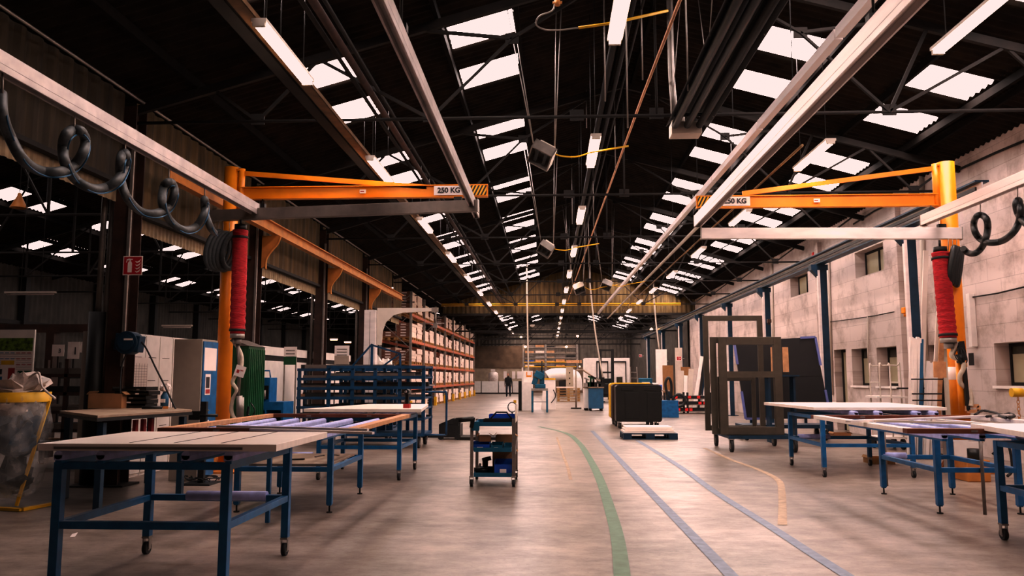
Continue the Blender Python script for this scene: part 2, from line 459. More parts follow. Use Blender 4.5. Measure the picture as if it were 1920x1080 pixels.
for i, h in enumerate([W1,W2,W3,W4,W5]):
    wn[0] += 1; y0,y1,z0,z1 = h
    fr = MB(); t = .06; x0 = XW+.26; x1 = XW+.32
    fr.box(x0,x1,y0,y0+t,z0,z1); fr.box(x0,x1,y1-t,y1,z0,z1); fr.box(x0,x1,y0+t,y1-t,z1-t,z1); fr.box(x0,x1,y0+t,y1-t,z0,z0+t)
    f = struct('window_%d' % wn[0], fr, 'dark_steel')
    zm = z1-(z1-z0)*.26
    if i < 3:
        p = MB(); p.box(x0+.02,x0+.03,y0+t,y1-t,z0+t,zm); p.build('frosted_pane','film_pane',f)['label'] = 'frosted lower pane'
        p = MB(); p.box(x0+.02,x0+.03,y0+t,y1-t,zm,z1-t); p.build('clear_pane','glass_dark',f)['label'] = 'dark clear top pane'
        p = MB(); p.box(XW-.06,XW+.3,y0-.03,y1+.03,z0-.05,z0-.001); p.build('sill','white_paint',f)
    else:
        ym = (y0+y1)/2
        p = MB(); p.box(x0+.02,x0+.03,y0+t,y1-t,z0+t,z1-t); p.build('pane','film_pane',f)
        p = MB(); p.box(x0-.01,x0+.04,ym-.03,ym+.03,z0+t,z1-t); p.build('mullion','dark_steel',f)
for i, h in enumerate([D1,D2]):
    y0,y1,z0,z1 = h; t = .07; x0 = XW+.2
    fr = MB(); fr.box(x0,x0+.1,y0,y0+t,z0,z1); fr.box(x0,x0+.1,y1-t,y1,z0,z1); fr.box(x0,x0+.1,y0+t,y1-t,z1-t,z1)
    f = struct('door_%d' % (i+1), fr, 'dark_steel')
    p = MB(); p.box(x0+.03,x0+.07,y0+t,y1-t,.01,z1-t); p.build('door_leaf','cream_panel' if i else 'film_pane',f)
    p = MB(); p.cyl((x0+.03,y0+.2,1.0),(x0-.03,y0+.2,1.0),.012,8); p.cyl((x0-.03,y0+.19,1.0),(x0-.03,y0+.32,1.0),.012,8); p.build('door_handle','chrome',f)

# far left wall, back wall, corrugated gable drop
def corr_wall(mb, a, b, z0, z1f, axis, c, pitch=.25, amp=.03):
    n = max(2,int((b-a)/pitch*4)); vs = []; fs = []
    for i in range(n+1):
        t = a+(b-a)*i/n; k = i % 4; d = (amp if k in (1,2) else 0)
        z1 = z1f(t) if callable(z1f) else z1f
        for z in (z0, z1): vs.append((t, c-d, z) if axis == 'x' else (c+d, t, z))
    for i in range(n): fs.append((2*i,2*i+2,2*i+3,2*i+1))
    mb.add(vs, fs)
mb = MB(); corr_wall(mb, -4, YB, 0, 5.6, 'y', XF, .3, .04); struct('wall_left_far', mb, 'dark_corrugated')
mb = MB()
for k in range(12):
    y = 9+BAY*k; mb.box(XF+.05, XF+.3, y-.12, y+.12, 0, 5.4)
mb.box(XF+.05, XF+.2, -4, YB, 3.35, 3.5); struct('trim_50', mb, 'black_steel')
mb = MB(); mb.box(XF, XW+.3, YB, YB+.3, 0, 2.5); struct('wall_back', mb, 'brown_concrete')
mb = MB(); corr_wall(mb, XF, XW+.3, 2.5, zroof, 'x', YB, .35, .05); struct('wall_back_upper', mb, 'grey_corrugated')
mb = MB(); mb.box(-9, -2.0, YB-.06, YB-.001, 0, 2.4); struct('trim_51', mb, 'beige_concrete')
mb = MB(); mb.box(-9, -2.2, YB-.16, YB-.07, 2.4, 4.5); struct('trim_54', mb, 'brown_concrete')
mb = MB(); corr_wall(mb, 46, YB, 0, 5.7, 'y', XW-.12, .35, .05); struct('trim_55', mb, 'dark_corrugated')
YG = T0+BAY*7-.25
mb = MB(); corr_wall(mb, XV, XW, 4.95, zroof, 'x', YG, .25, .04); struct('wall_gable', mb, 'cladding')
mb = MB(); mb.box(XV, XW, YG-.25, YG-.1, 4.86, 4.97); struct('trim_52', mb, 'dark_steel')
# low dark roof girders beyond the gable
mb = MB()
for k, y in enumerate((50, 60, 70)):
    for z in (4.3, 4.75): mb.box(XV, XW, y-.06, y+.06, z, z+.09)
    for j in range(0,14,2):
        x = XV+j; mb.bar((x,y,4.32),(x+1*(.5),y,4.8),.05)
struct('trim_53', mb, 'dark_steel')
# side gusset panels above arcade = cladding between the columns
for k in range(-3, 8):
    y0, y1 = T0+BAY*k+.16, T0+BAY*(k+1)-.16
    zb = 4.0 if k < 0 else 3.68
    if k > 4: continue
    if k == 4: y1 = y0+1.6
    mb = MB(); corr_wall(mb, y0, y1, zb+.12, 5.40, 'y', XV-.05, .30, .035)
    struct('wall_left_%s' % ORD[k+3], mb, 'cladding_shaded' if k < 0 else 'cladding')
    mb = MB(); corr_wall(mb, y0, y1, zb-.12, zb+.10, 'y', XV-.12, .12, .02)
    struct('trim_%d' % (60+k), mb, 'cladding_strip')
    mb = MB(); mb.box(XV-.1, XV+.02, y0, y1, zb+.09, zb+.15); struct('trim_%d' % (75+k), mb, 'dark_steel')
# gutter line under the valley
mb = MB(); mb.cyl((XV+.16,-4,5.33),(XV+.16,YG,5.33),.02,6); struct('trim_90', mb, 'zinc')

# floor lines
def ribbon(pts, w, z=.004):
    mb = MB(); P = catmull([(p[0],p[1],z) for p in pts], 8); vs = []; fs = []
    for i,p in enumerate(P):
        d = (P[min(i+1,len(P)-1)]-P[max(i-1,0)]).normalized(); a = Vector((-d.y,d.x,0))*w/2
        vs += [p-a, p+a]
    for i in range(len(P)-1): fs.append((2*i,2*i+2,2*i+3,2*i+1)[::-1])
    return mb.add(vs, fs)
def gl(*pp): return [G(x,y) for x,y in pp]
tag(ribbon(gl((1010,800),(1060,812),(1085,830),(1105,860),(1125,900),(1145,960),(1158,1010),(1166,1075),(1168,1120)), .125).build('floor_line','floor_green'), 'curved green painted line on the concrete floor', 'floor line')
tag(ribbon(gl((1110,808),(1150,850),(1200,903),(1260,965),(1330,1037),(1400,1110)), .105).build('floor_line','floor_blue'), 'blue grey floor line next to the curved green line', 'floor line')
tag(ribbon(gl((1195,826),(1270,872),(1340,922),(1440,985),(1520,1037),(1620,1100)), .105).build('floor_line','floor_blue'), 'blue grey floor line running nearest to the tables on the right', 'floor line')
tag(ribbon(gl((1320,840),(1370,862),(1420,880),(1458,900),(1466,925),(1467,985)), .09).build('floor_line','floor_yellow'), 'worn yellow floor line bending in front of the right-hand tables', 'floor line')
tag(ribbon(gl((1044,820),(1054,850),(1064,875),(1070,900)), .05).build('floor_line','floor_yellow'), 'short faded ochre floor line between the trolley and the green line', 'floor line')

# ------------------------------------------------------------------ steel columns of the arcade
for k in range(0, 4):
    y = T0+BAY*k
    t = thing('steel_column', '%s rusty brown I-section column of the left arcade' % ('nearest' if k == 0 else ORD[k]), 'column', (XV, y, 0), 0, 'columns of the left arcade')
    mb = MB(); w = .25
    mb.box(-w/2,w/2,-.15,-.13,0,5.25); mb.box(-w/2,w/2,.13,.15,0,5.25); mb.box(-.012,.012,-.13,.13,0,5.25)
    mb.build('shaft','rust_steel' if k else 'rust_steel',t)
    mb = MB(); mb.box(-.24,.24,-.22,.22,0,.025); mb.build('base_plate','dark_steel',t)
    mb = MB(); mb.cyl((-.22,-.02,0.0),(-.22,-.02,5.2),.045,10); mb.build('downpipe','alu_dark',t)
    mb = MB(); mb.box(.10,.14,-.19,-.155,1.6,4.9); mb.build('cable_duct','zinc',t)
# orange runway beam with curved brackets
YR1, YR2 = T0+.3, 29.5
zrb = 4.40
t = thing('runway_beam', 'long orange crane runway beam along the left arcade', 'beam', (XV+.42, YR1, zrb))
mb = MB(); L_ = YR2-YR1
mb.box(-.07,.07,0,L_,.09,.11); mb.box(-.07,.07,0,L_,-.11,-.09); mb.box(-.008,.008,0,L_,-.09,.09); mb.build('beam','orange_beam',t)
for k in range(1, 4):
    y = T0+BAY*k-YR1+.0
    if y < -1 or y > L_: continue
    mb = MB()
    pts = [(-.26,y-.012,-.12),(.10,y-.012,-.12),(.07,y-.012,-.26),(-.05,y-.012,-.42),(-.16,y-.012,-.56),(-.20,y-.012,-.75),(-.26,y-.012,-.78)]
    mb.poly(pts, (0,.024,0)); mb.tube(catmull([(.11,y,-.13),(.06,y,-.28),(-.10,y,-.48),(-.17,y,-.62),(-.17,y,-.80)],5),.022,6)
    mb.build('bracket','orange_beam',t)

# right crane runway: blue columns + two-tone beam
RC = [15.7, 20.7, 26.0, 31.4, 37.2, 43.0, 49.5, 57.0]
for i,y in enumerate(RC):
    t = thing('crane_column', '%s dark blue steel column along the white block wall' % ORD[i], 'column', (7.0, y, 0), 0, 'blue columns of the right-hand crane runway')
    mb = MB(); w = .085
    mb.box(-w,w,-.10,-.08,0,4.28); mb.box(-w,w,.08,.10,0,4.28); mb.box(-.01,.01,-.08,.08,0,4.28); mb.build('shaft','navy_paint',t)
    mb = MB(); mb.box(-.2,.2,-.2,.2,0,.02); mb.build('base_plate','navy_paint',t)
    mb = MB(); mb.box(-.30,.12,-.11,.11,4.18,4.32); mb.poly([(-.28,-.1,4.18),(-.12,-.1,4.18),(-.12,-.1,4.0)],(0,.2,0)); mb.build('bracket','navy_paint',t)
    mb = MB(); mb.box(-.145,-.087,-.11,-.02,0.0,4.18); mb.build('light_flange','aluminium',t)
t = thing('runway_beam', 'blue and grey crane runway beam along the white block wall', 'beam', (6.95, 12.9, 4.35))
mb = MB(); L_ = 47
mb.box(-.11,.11,0,L_,.22,.25); mb.box(-.11,.11,0,L_,-.02,.01); mb.build('flanges','navy_paint',t)
mb = MB(); mb.box(-.01,.01,0,L_,.01,.22); mb.build('web','aluminium',t)
mb = MB(); mb.box(-.12,-.09,0,L_,.08,.14); mb.build('conductor_rail','black_plastic',t)
# orange beam across the far gable
mb = MB(); mb.box(XV+.1, 7.0, YG-1.5, YG-1.3, 5.28, 5.40); tag(mb.build('cross_beam','yellow_paint'), 'thin yellow beam spanning the hall in front of the far gable', 'beam')

# ------------------------------------------------------------------ lighting fixtures
def make_lamp():
    t = thing('batten_light', '', 'lamp', (0,0,0)); L2 = 1.6
    mb = MB(); mb.box(-.075,.075,0,L2,0,.035); mb.box(-.06,.06,0,.04,-.045,0); mb.box(-.06,.06,L2-.04,L2,-.045,0); mb.build('housing','lamp_body',t)
    for s in (-1,1):
        mb = MB(); mb.cyl((s*.035,.04,-.022),(s*.035,L2-.04,-.022),.021,8); mb.build('tube','lamp_tube',t)
    return t
lamp0 = make_lamp(); used = [0]
def rods(t, z, top, ys=(.2,1.4), mt='black_steel'):
    for y in ys:
        mb = MB(); mb.cyl((0,y,.03),(0,y,top-z),.006,5); mb.build('hanger',mt,t)
def lamp(x, y, z, label, group, hang=True):
    if not used[0]: t = lamp0; t.location = (x,y,z); t['label'] = label; t['group'] = group; used[0] = 1
    else:
        t = lamp0.copy(); COL.objects.link(t); t.location = (x,y,z); t['label'] = label; t['group'] = group
        for ch in lamp0.children:
            if ch.name.startswith('hanger'): continue
            c = ch.copy(); COL.objects.link(c); c.parent = t
    LAMPS.append((t, x, y, z))
LAMPS = []
for k in range(-1, 13):
    lamp(.68, 11.05+BAY*k, 4.85, '%s lit twin-tube light in the middle row under the ridge' % ORD[k+1], 'middle row of lit tube lights')
for k in range(0, 12):
    lamp(-2.78, 7.25+BAY*k, 4.86, '%s lit twin-tube light in the row hung on the left cable tray' % ORD[k], 'left row of lit tube lights')
for k in range(-1, 8):
    lamp(4.1, 11.5+BAY*k, 4.87, '%s lit twin-tube light in the right-hand row towards the white wall' % ORD[k+1], 'right row of lit tube lights')
for (t,x,y,z) in LAMPS: rods(t, z, zroof(x))
for i,(px,py,Y) in enumerate(((626,636,33),(652,641,36))):
    p = AY(px,py,Y); t = thing('hanging_lamp','%s small lit lamp in the dark nave beyond the arcade' % ('left-hand' if i == 0 else 'right-hand'),'lamp',tuple(p))
    mb = MB(); mb.box(-.16,.16,-.06,.06,0,.04); mb.build('housing','lamp_body',t); mb = MB(); mb.box(-.14,.14,-.04,.04,-.04,0); mb.build('diffuser','small_lamp',t)
    mb = MB(); mb.cyl((0,0,.04),(0,0,zroof(p.x)-p.z-.05),.008,5); mb.build('hanger','black_steel',t)

# cable trays, conduits and trunking (things)
def tray(name, label, x, y0, y1, z, w, h, m, ladder=False):
    t = thing(name, label, 'cable tray', (x,y0,z)); mb = MB(); L2 = y1-y0
    mb.box(-w/2,w/2,0,L2,0,.006); mb.box(-w/2,-w/2+.006,0,L2,0,h); mb.box(w/2-.006,w/2,0,L2,0,h); mb.build('channel',m,t)
    for i in range(int(L2/4.8)): mb = MB(); mb.cyl((0,i*4.8+.5,0),(0,i*4.8+.5,zroof(x)-z-.05),.007,5); mb.build('hanger','black_steel',t)
    return t
tray('cable_tray','perforated steel cable tray above the left row of tube lights', -2.93, 3, 44, 4.96, .14, .06, 'tray_brown')
tray('cable_tray','dark cable tray beside the left row of tube lights', -3.12, 3, 44, 4.98, .16, .07, 'dark_steel')
t = thing('lighting_trunking','grey sectional trunking hung on the right of the ridge','trunking',(3.0,5,4.89),.008)
for i in range(13):
    mb = MB(); mb.box(-.045,.045,i*3,i*3+2.96,0,.11); mb.build('section','aluminium',t)
for i in range(13): mb = MB(); mb.cyl((0,i*3+1.5,.11),(0,i*3+1.5,zroof(2.94)-5.0),.007,5); mb.build('hanger','black_steel',t)
def pipe(label, pts, r, m, name='pipe', cat='pipe', n=8):
    mb = MB(); mb.tube(pts, r, n); return tag(mb.build(name, m), label, cat)
for i,(x,z,r) in enumerate(((-2.50,5.45,.05),(-2.62,5.44,.03),(-2.38,5.46,.025))):
    pipe(['thick dark pipe hung below the left roof slope','thin dark pipe left of the thick roof pipe','thin dark pipe right of the thick roof pipe'][i], [(x,2,z),(x,44,z)], r, 'rust_steel' if i==0 else 'dark_steel')
gp0, gp1 = AZ(1275,0,H+4.2), AZ(1047,612,H+4.2)
pipe('long yellowish gas pipe slanting under the ridge', [(gp0.x+.15,gp0.y-2,gp0.z), gp0, AZ(1205,180,H+4.2), gp1], .022, 'wood_light', 'gas_pipe')
for i,(x,z,r) in enumerate(((1.02,6.6,.06),(1.18,6.55,.035),(1.32,6.6,.02))):
    pipe(['thick black pipe running beside the ridge','medium black pipe beside the thick ridge pipe','thin black pipe right beneath the ridge'][i], [(x,3,z),(x,44,z)], r, 'black_steel')
pipe('mauve square duct rail beyond the right aluminium rail', [(3.15,15.0,4.62),(3.15,43,4.62)], .05, 'lamp_body', 'duct_rail', 'rail', 4)
pipe('thin yellow conduit hung left of the outer right lamp row', [(3.85,12,4.95),(3.85,42,4.95)], .02, 'tray_brown')
# ------------------------------------------------------------------ pillar jib cranes
def jib(side, Y, pxc, ytop, px_piv, px_tip, y_arm, label, dia, ytie):
    base = AY(pxc, 600, Y); X = base.x
    ztop = AY(pxc, ytop, Y).z; za = AY(px_piv, y_arm, Y).z
    xp = AY(px_piv, y_arm, Y).x; xt = AY(px_tip, y_arm, Y).x
    t = thing('jib_crane', label, 'crane', (X, Y, 0))
    mb = MB(); r = dia/2; mb.cyl((0,0,.03),(0,0,ztop),r,28); mb.build('post','orange_paint',t)
    mb = MB(); mb.cbox((0,0,.015),(.75,.75,.03))
    for a in range(8):
        c, s = math.cos(a*PI/4), math.sin(a*PI/4)
        mb.poly([(c*r*.98,s*r*.98,.03),(c*.36,s*.36,.03),(c*r*.98,s*r*.98,.42)], (-s*.012,c*.012,0))
    mb.build('base_plate','orange_beam',t)
    if side > 0:
        mb = MB(); z0 = AY(1822,712,Y).z; z1 = AY(1822,688,Y).z
        mb.cyl((0,0,z0),(0,0,z1),r+.003,28); mb.build('white_band','sign_white',t)
    dx = xp-X
    mb = MB(); mb.cyl((dx,0,za-.28 if side<0 else za-.12),(dx,0,ztop-.02),.055,16)
    for z in (ztop-.05, za-.14): mb.box(min(0,dx),max(0,dx),-.07,.07,z-.015,z+.015)
    mb.build('pivot','orange_paint',t)
    mb = MB(); a, b = sorted((dx, xt-X))
    mb.box(a,b,-.055,.055,za+.085,za+.10); mb.box(a,b,-.055,.055,za-.10,za-.085); mb.box(a,b,-.02,.02,za-.085,za+.085)
    mb.build('jib_arm','orange_paint',t)
    f = -.0205
    xe = xt-X; d = 1 if side < 0 else -1
    tx = AY(*ytie, Y)
    mb = MB(); mb.bar((dx,0,ztop-.09),(tx.x-X,0,tx.z),.04,.075); mb.build('tie_bar','orange_paint',t)
    # rating plate on the web, hazard stripes at the tip
    pc = xe-d*.62
    mb = MB(); mb.box(pc-.24,pc+.24,-.062,-.056,za-.075,za+.075); pl = mb.build('rating_plate','sign_white',t)
    lettering('250 KG', .115, 'ink', pl, (pc,-.066,za), bold=.0, fat=.004)
    mb = MB(); a, b = sorted((xe-d*.02, xe-d*.34)); mb.box(a,b,-.062,-.056,za-.08,za+.08); mb.build('hazard_stripes','hazard',t)
    pm = (dx+xe)/2
    mb = MB(); mb.box(pm-.05,pm+.05,-.058,-.054,za-.03,za+.03); pl = mb.build('maker_plate','sign_white',t)
    mb = MB(); mb.box(pm-.04,pm+.02,-.060,-.0585,za-.008,za+.008); mb.build('plate_print','red_ink',pl)
    return X, za, xp, xt, t
YL = 12.5; XLc, zaL, xpL, xtL, JL = jib(-1, YL, 424, 315, 452, 915, 363, 'orange pillar jib crane on the left beside the blue locker', .235, (800,351))
YRr = 13.0; XRc, zaR, xpR, xtR, JR = jib(1, YRr, 1790, 305, 1757, 1305, 375, 'orange pillar jib crane on the right in front of the white block wall', .27, (1392,363))

def rail(label, X, y0, y1, z, w=.11, h=.17, hang=None):
    t = thing('aluminium_rail', label, 'rail', (X, y0, z)); L2 = y1-y0; mb = MB()
    mb.box(-w/2,w/2,0,L2,h*.35,h); mb.box(-w/2,-w/2+.02,0,L2,0,h*.35); mb.box(w/2-.02,w/2,0,L2,0,h*.35)
    mb.build('profile','alu_shaded' if X < 0 else 'aluminium',t, bevel=.004)
    mb = MB(); mb.box(-w/2-.004,w/2+.004,L2,L2+.012,-.01,h+.01); mb.build('end_cap','zinc',t)
    for yy, top in hang or []:
        mb = MB(); yy -= y0; mb.cyl((0,yy,h),(0,yy,top-z),.012,6); mb.cbox((0,yy,h+.03),(.10,.08,.06)); mb.build('hanger','black_steel',t)
    return t
# left pair (run towards the camera, hung from the jib arm and trusses)
zl = 4.0
r1e = AX(480,385,-4.62).y
rail('long aluminium rail at upper left carrying the grey hose', -4.62, 1.2, r1e, zl, .11, .18, [(YL, zaL-.1), (6.0, zroof(-4.62))])
r2e = AX(884,400,-1.22).y
rail('aluminium rail left of centre running overhead towards the camera', -1.155, 1.2, r2e+.15, zl, .09, .16, [(YL, zaL-.1), (6.0, zroof(-1.22))])
def bridge(label, p, q, h=.18, w=.10):
    t = thing('bridge_beam', label, 'beam', p); d = Vector(q)-Vector(p); mb = MB()
    n = d.normalized()
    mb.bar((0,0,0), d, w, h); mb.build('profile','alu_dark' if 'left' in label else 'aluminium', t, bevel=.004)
    mb = MB()
    for f in (.16,.93): 
        c = d*f; mb.cbox(c+Vector((0,0,h/2+.03)),(.12,.07,.06))
    mb.build('trolley_wheels','black_steel',t)
    mb = MB(); mb.bar(-n*.01, n*.004, w+.01, h+.02); mb.bar(d-n*.004, d+n*.01, w+.01, h+.02); mb.build('end_caps','zinc',t)
    return t
bl0, bl1 = AY(392,405,12.3), AY(896,386,11.75)
bridge('grey cross beam on the left holding the red lifting tube', bl0, bl1, .175)
# right pair
zr_ = 3.97
rail('bright aluminium rail sweeping overhead from the upper right', 2.505, 1.5, AX(1308,412,2.505).y, zr_, .12, .19, [(YRr, zaR-.1), (6.0, zroof(2.5))])
rail('aluminium rail at the right edge carrying the black hose', 6.15, 3.0, AX(1732,415,6.15).y, 3.93, .11, .17, [(YRr-.05, zaR-.1), (6.0, zroof(6.1))])
br0, br1 = AY(1315,438,13.25), AY(1802,438,12.72)
bridge('light cross beam on the right holding the red lifting tube', br0, br1, .18)

# red vacuum lifting tubes
def red_tube(label, top, bot, r, clip='long'):
    t = thing('lifting_tube', label, 'lifting tube', (bot.x, bot.y, bot.z))
    P = [top.lerp(bot, i/46) for i in range(47)]; rr = []
    for i in range(47): rr.append(r*(1+.045*math.sin(i*1.9)+.03*math.sin(i*4.3+1)+.02*random.uniform(-1,1)))
    mb = MB(); mb.tube(P, rr, 20); mb.build('red_sleeve','red_fabric',t,world=True)
    for f in (.07,.965):
        c = top.lerp(bot,f); mb = MB(); d = (bot-top).normalized()*.018; mb.cyl(c-d,c+d,r*1.09,20); mb.build('black_strap','rubber',t,world=True)
    mb = MB(); mb.cyl(top+Vector((0,0,.09)),top,r*.8,16); mb.cyl(top+Vector((0,0,.2)),top+Vector((0,0,.09)),.02,8); mb.build('top_swivel','black_plastic',t,world=True)
    mb = MB(); mb.cyl(bot,bot+Vector((0,0,-.07)),r*.95,20); mb.cyl(bot+Vector((0,0,-.07)),bot+Vector((0,0,-.16)),r*.55,16); mb.build('end_collar','zinc',t,world=True)
    return t
tl, bl = AY(451,432,12.2), AY(445,626,12.2)
red_tube('red fabric vacuum lifting tube hanging on the left beside the orange post', tl, bl, .115)
tr, br = AY(1763,474,12.72), AY(1778,634,12.62)
TR_ = red_tube('red fabric vacuum lifting tube hanging on the right beside the orange post', tr, br, .125)

# lifter handles with clear hose
def lifter(label, pts, Y, r, extra):
    p0 = AY(*pts[-1], Y); t = thing('suction_lifter', label, 'lifting tool', (p0.x, Y, p0.z))
    mb = MB(); mb.tube(catmull([AY(x,y,Y+.03*math.sin(i)) for i,(x,y) in enumerate(pts)],8), r, 10); mb.build('clear_hose','hose_clear',t,world=True)
    extra(t); return t
def exL(t):
    Y = 12.2
    mb = MB(); mb.tube([AY(445,640,Y),AY(450,690,Y+.05),AY(446,745,Y)],.03,8); mb.build('lift_column','alu_dark',t,world=True)
    mb = MB(); mb.cyl(AY(449,742,Y),AY(449,785,Y),.045,12); mb.cyl(AY(453,745,Y+.05),AY(452,785,Y+.05),.04,12); mb.build('filter_body','zinc',t,world=True)
    mb = MB(); mb.tube(catmull([AY(470,755,Y),AY(478,770,Y),AY(470,782,Y),AY(462,772,Y)],6),.010,6); mb.bar(AY(466,762,Y),AY(463,790,Y),.03); mb.build('handle','black_plastic',t,world=True)
    p = AY(450,696,Y-.08)
    mb = MB(); mb.cbox(p,(.16,.004,.17),0,0,.3); g = mb.build('paper_tag','sign_white',t,world=True)
    mb = MB(); mb.cbox(p+Vector((-.03,-.005,0)),(.04,.003,.05),0,0,.3); mb.cbox(p+Vector((.03,-.005,.01)),(.05,.003,.012),0,0,.3); mb.build('tag_print','red_ink',g,world=True)
lifter('clear hose and filter hanging under the left red lifting tube', [(434,636),(445,650),(453,668),(452,688),(441,705),(436,718),(444,732),(436,750),(434,770),(440,785),(452,795)], 12.2, .03, exL)
def exR(t):
    Y = 12.6
    mb = MB(); mb.cyl(AY(1798,674,Y+.1),AY(1806,776,Y+.1),.055,14); mb.build('yellow_column','orange_paint',t,world=True)
    mb = MB(); mb.cyl(AY(1799,664,Y),AY(1802,680,Y),.06,12); mb.bar(AY(1800,640,Y),AY(1806,676,Y),.10,.06); mb.bar(AY(1807,680,Y),AY(1815,768,Y),.05); mb.build('control_head','black_plastic',t,world=True)
    mb = MB(); 
    for k in range(4): mb.tube(catmull([AY(1797+k*2,652,Y-.05),AY(1790+k*7,665,Y-.1),AY(1798+k*5,678,Y-.06),AY(1803,684,Y)],6),.008,5)
    mb.build('cables','rubber',t,world=True)
    mb = MB(); mb.bar(AY(1813,761,Y),AY(1835,761,Y),.02,.05); mb.bar(AY(1813,771,Y),AY(1835,771,Y),.02,.05); mb.bar(AY(1813,761,Y),AY(1813,771,Y),.05,.02); mb.bar(AY(1835,761,Y),AY(1835,771,Y),.05,.02)
    mb.build('handle','wood_light',t,world=True)
lifter('clear hose and handle hanging under the right red lifting tube', [(1795,640),(1788,655),(1784,667),(1795,673),(1806,680),(1806,692),(1800,704),(1801,718),(1811,727),(1818,734),(1821,752),(1820,762)], 12.6, .035, exR)

# hoses in hanging loops
def hose(label, px, X, r, m, name='suction_hose', wob=.07, cat='hose', straps=(), cable=None):
    P = [AX(x,y,X+(wob if i % 2 else -wob)) for i,(x,y) in enumerate(px)]
    q = min(P, key=lambda v: v.z)
    t = thing(name, label, cat, (q.x,q.y,q.z))
    mb = MB(); mb.tube(catmull(P,9), r, 10); mb.build('hose',m,t,world=True)
    mb = MB()
    for (x,y0,y1) in straps: mb.cyl(AX(x,y0,X),AX(x,y1,X),.008,5)
    if straps: mb.build('hanging_hooks','zinc',t,world=True)
    if cable:
        mb = MB(); mb.tube(catmull([v+Vector((.05,0,-.05)) for v in P],6), .008, 5); mb.build('thin_cable',cable,t,world=True)
    return t
hose('grey ribbed hose looping below the long left aluminium rail',
 [(2,175),(4,215),(18,255),(42,298),(75,320),(110,322),(138,310),(156,285),(160,262),(152,246),(138,243),(124,252),(118,275),(122,305),(140,335),(168,352),(195,352),(220,338),(234,312),(237,292),(232,286),(226,300),(226,335),(238,370),(262,395),(290,400),(315,388),(327,362),(324,345),(316,341),(307,350),(304,380),(318,412),(342,430),(366,425),(382,402),(386,380),(383,374),(384,395),(394,425),(402,436)],
 -4.62, .048, 'hose_grey', straps=((5,135,178),(140,216,246),(235,262,290),(317,315,343),(384,352,376)), cable='cable_blue', wob=.05)
# coils under the bridge beams
def coil(label, cs, Y, rx, rz, r, m, tops):
    t = thing('hose_coil', label, 'hose', tuple(AY(cs[0][0],cs[0][1],Y)))
    for i,(x,y) in enumerate(cs):
        c = AY(x,y,Y+.0*i); mb = MB()
        pts = [c+Vector((rx*math.cos(a)+.05*math.sin(a), .10*math.cos(a)+.02*i, rz*math.sin(a))) for a in [2*PI*k/28 for k in range(28)]]
        mb.tube(pts, r, 9, closed=True); mb.build('hose_ring', m, t, world=True)
    mb = MB()
    for (x,y0,y1) in tops: mb.cyl(AY(x,y0,Y),AY(x,y1,Y),.006,5)
    mb.build('hanging_hooks','zinc',t,world=True)
coil('bunched rings of grey hose under the left cross beam', [(405,468),(411,470),(417,470),(423,471),(432,468)], 12.3, .11, .29, .042, 'hose_grey', ((403,415,436),(410,415,436),(418,415,438),(430,415,436)))
coil('bunched rings of black hose under the right cross beam', [(1785,496),(1790,497),(1795,498),(1799,499),(1803,501)], 12.66, .06, .27, .045, 'hose_black', ((1778,448,470),(1786,448,470),(1794,448,470)))
hose('black hose looping below the aluminium rail at the right edge',
 [(1806,466),(1815,474),(1828,475),(1840,465),(1848,448),(1852,428),(1850,412),(1842,404),(1832,405),(1826,418),(1828,434),(1838,448),(1855,455),(1878,452),(1898,438),(1910,418),(1914,395),(1910,376),(1905,382),(1910,402),(1925,420),(1945,430)],
 6.15, .045, 'hose_black', straps=((1838,383,406),(1908,350,377)), wob=.05)

# ------------------------------------------------------------------ roof clutter
mb = MB()
# radiant tube heater
t = thing('radiant_heater','long black radiant tube heater with white burner box under the right roof slope','heater',(1.95,4.0,4.95))
y1 = 11.0-4.0
for s in (-.17,0,.17):
    mb = MB(); mb.cyl((s,0,.02),(s,y1,.02),.05,12); mb.build('heater_tube','dark_steel' if s > 0 else 'black_steel',t)
mb = MB()
mb.poly([(-.30,0,0),(-.16,0,.16),(.16,0,.16),(.30,0,0),(.29,0,0),(.155,0,.15),(-.155,0,.15),(-.29,0,0)],(0,y1,0)); mb.build('reflector','black_steel',t)
mb = MB(); mb.cbox((0,y1+.17,.0),(.42,.28,.18)); mb.cbox((-.1,y1+.17,.13),(.16,.22,.08)); bx = mb.build('burner_box','lamp_body',t,bevel=.01)
for s in (-.28,.28):
    for yy in (1,4,6.6): mb = MB(); mb.cyl((s,yy,.0),(s*.2,yy,zroof(1.95)-5.05),.006,5); mb.build('hanging_chain','zinc',t)
mb = MB(); mb.tube(catmull([(-.16,y1+.1,.1),(-.2,y1-.1,.35),(-.22,y1-.1,.8),(-.22,y1-.1,1.9)],6),.045,10); mb.build('flue_pipe','zinc',t)
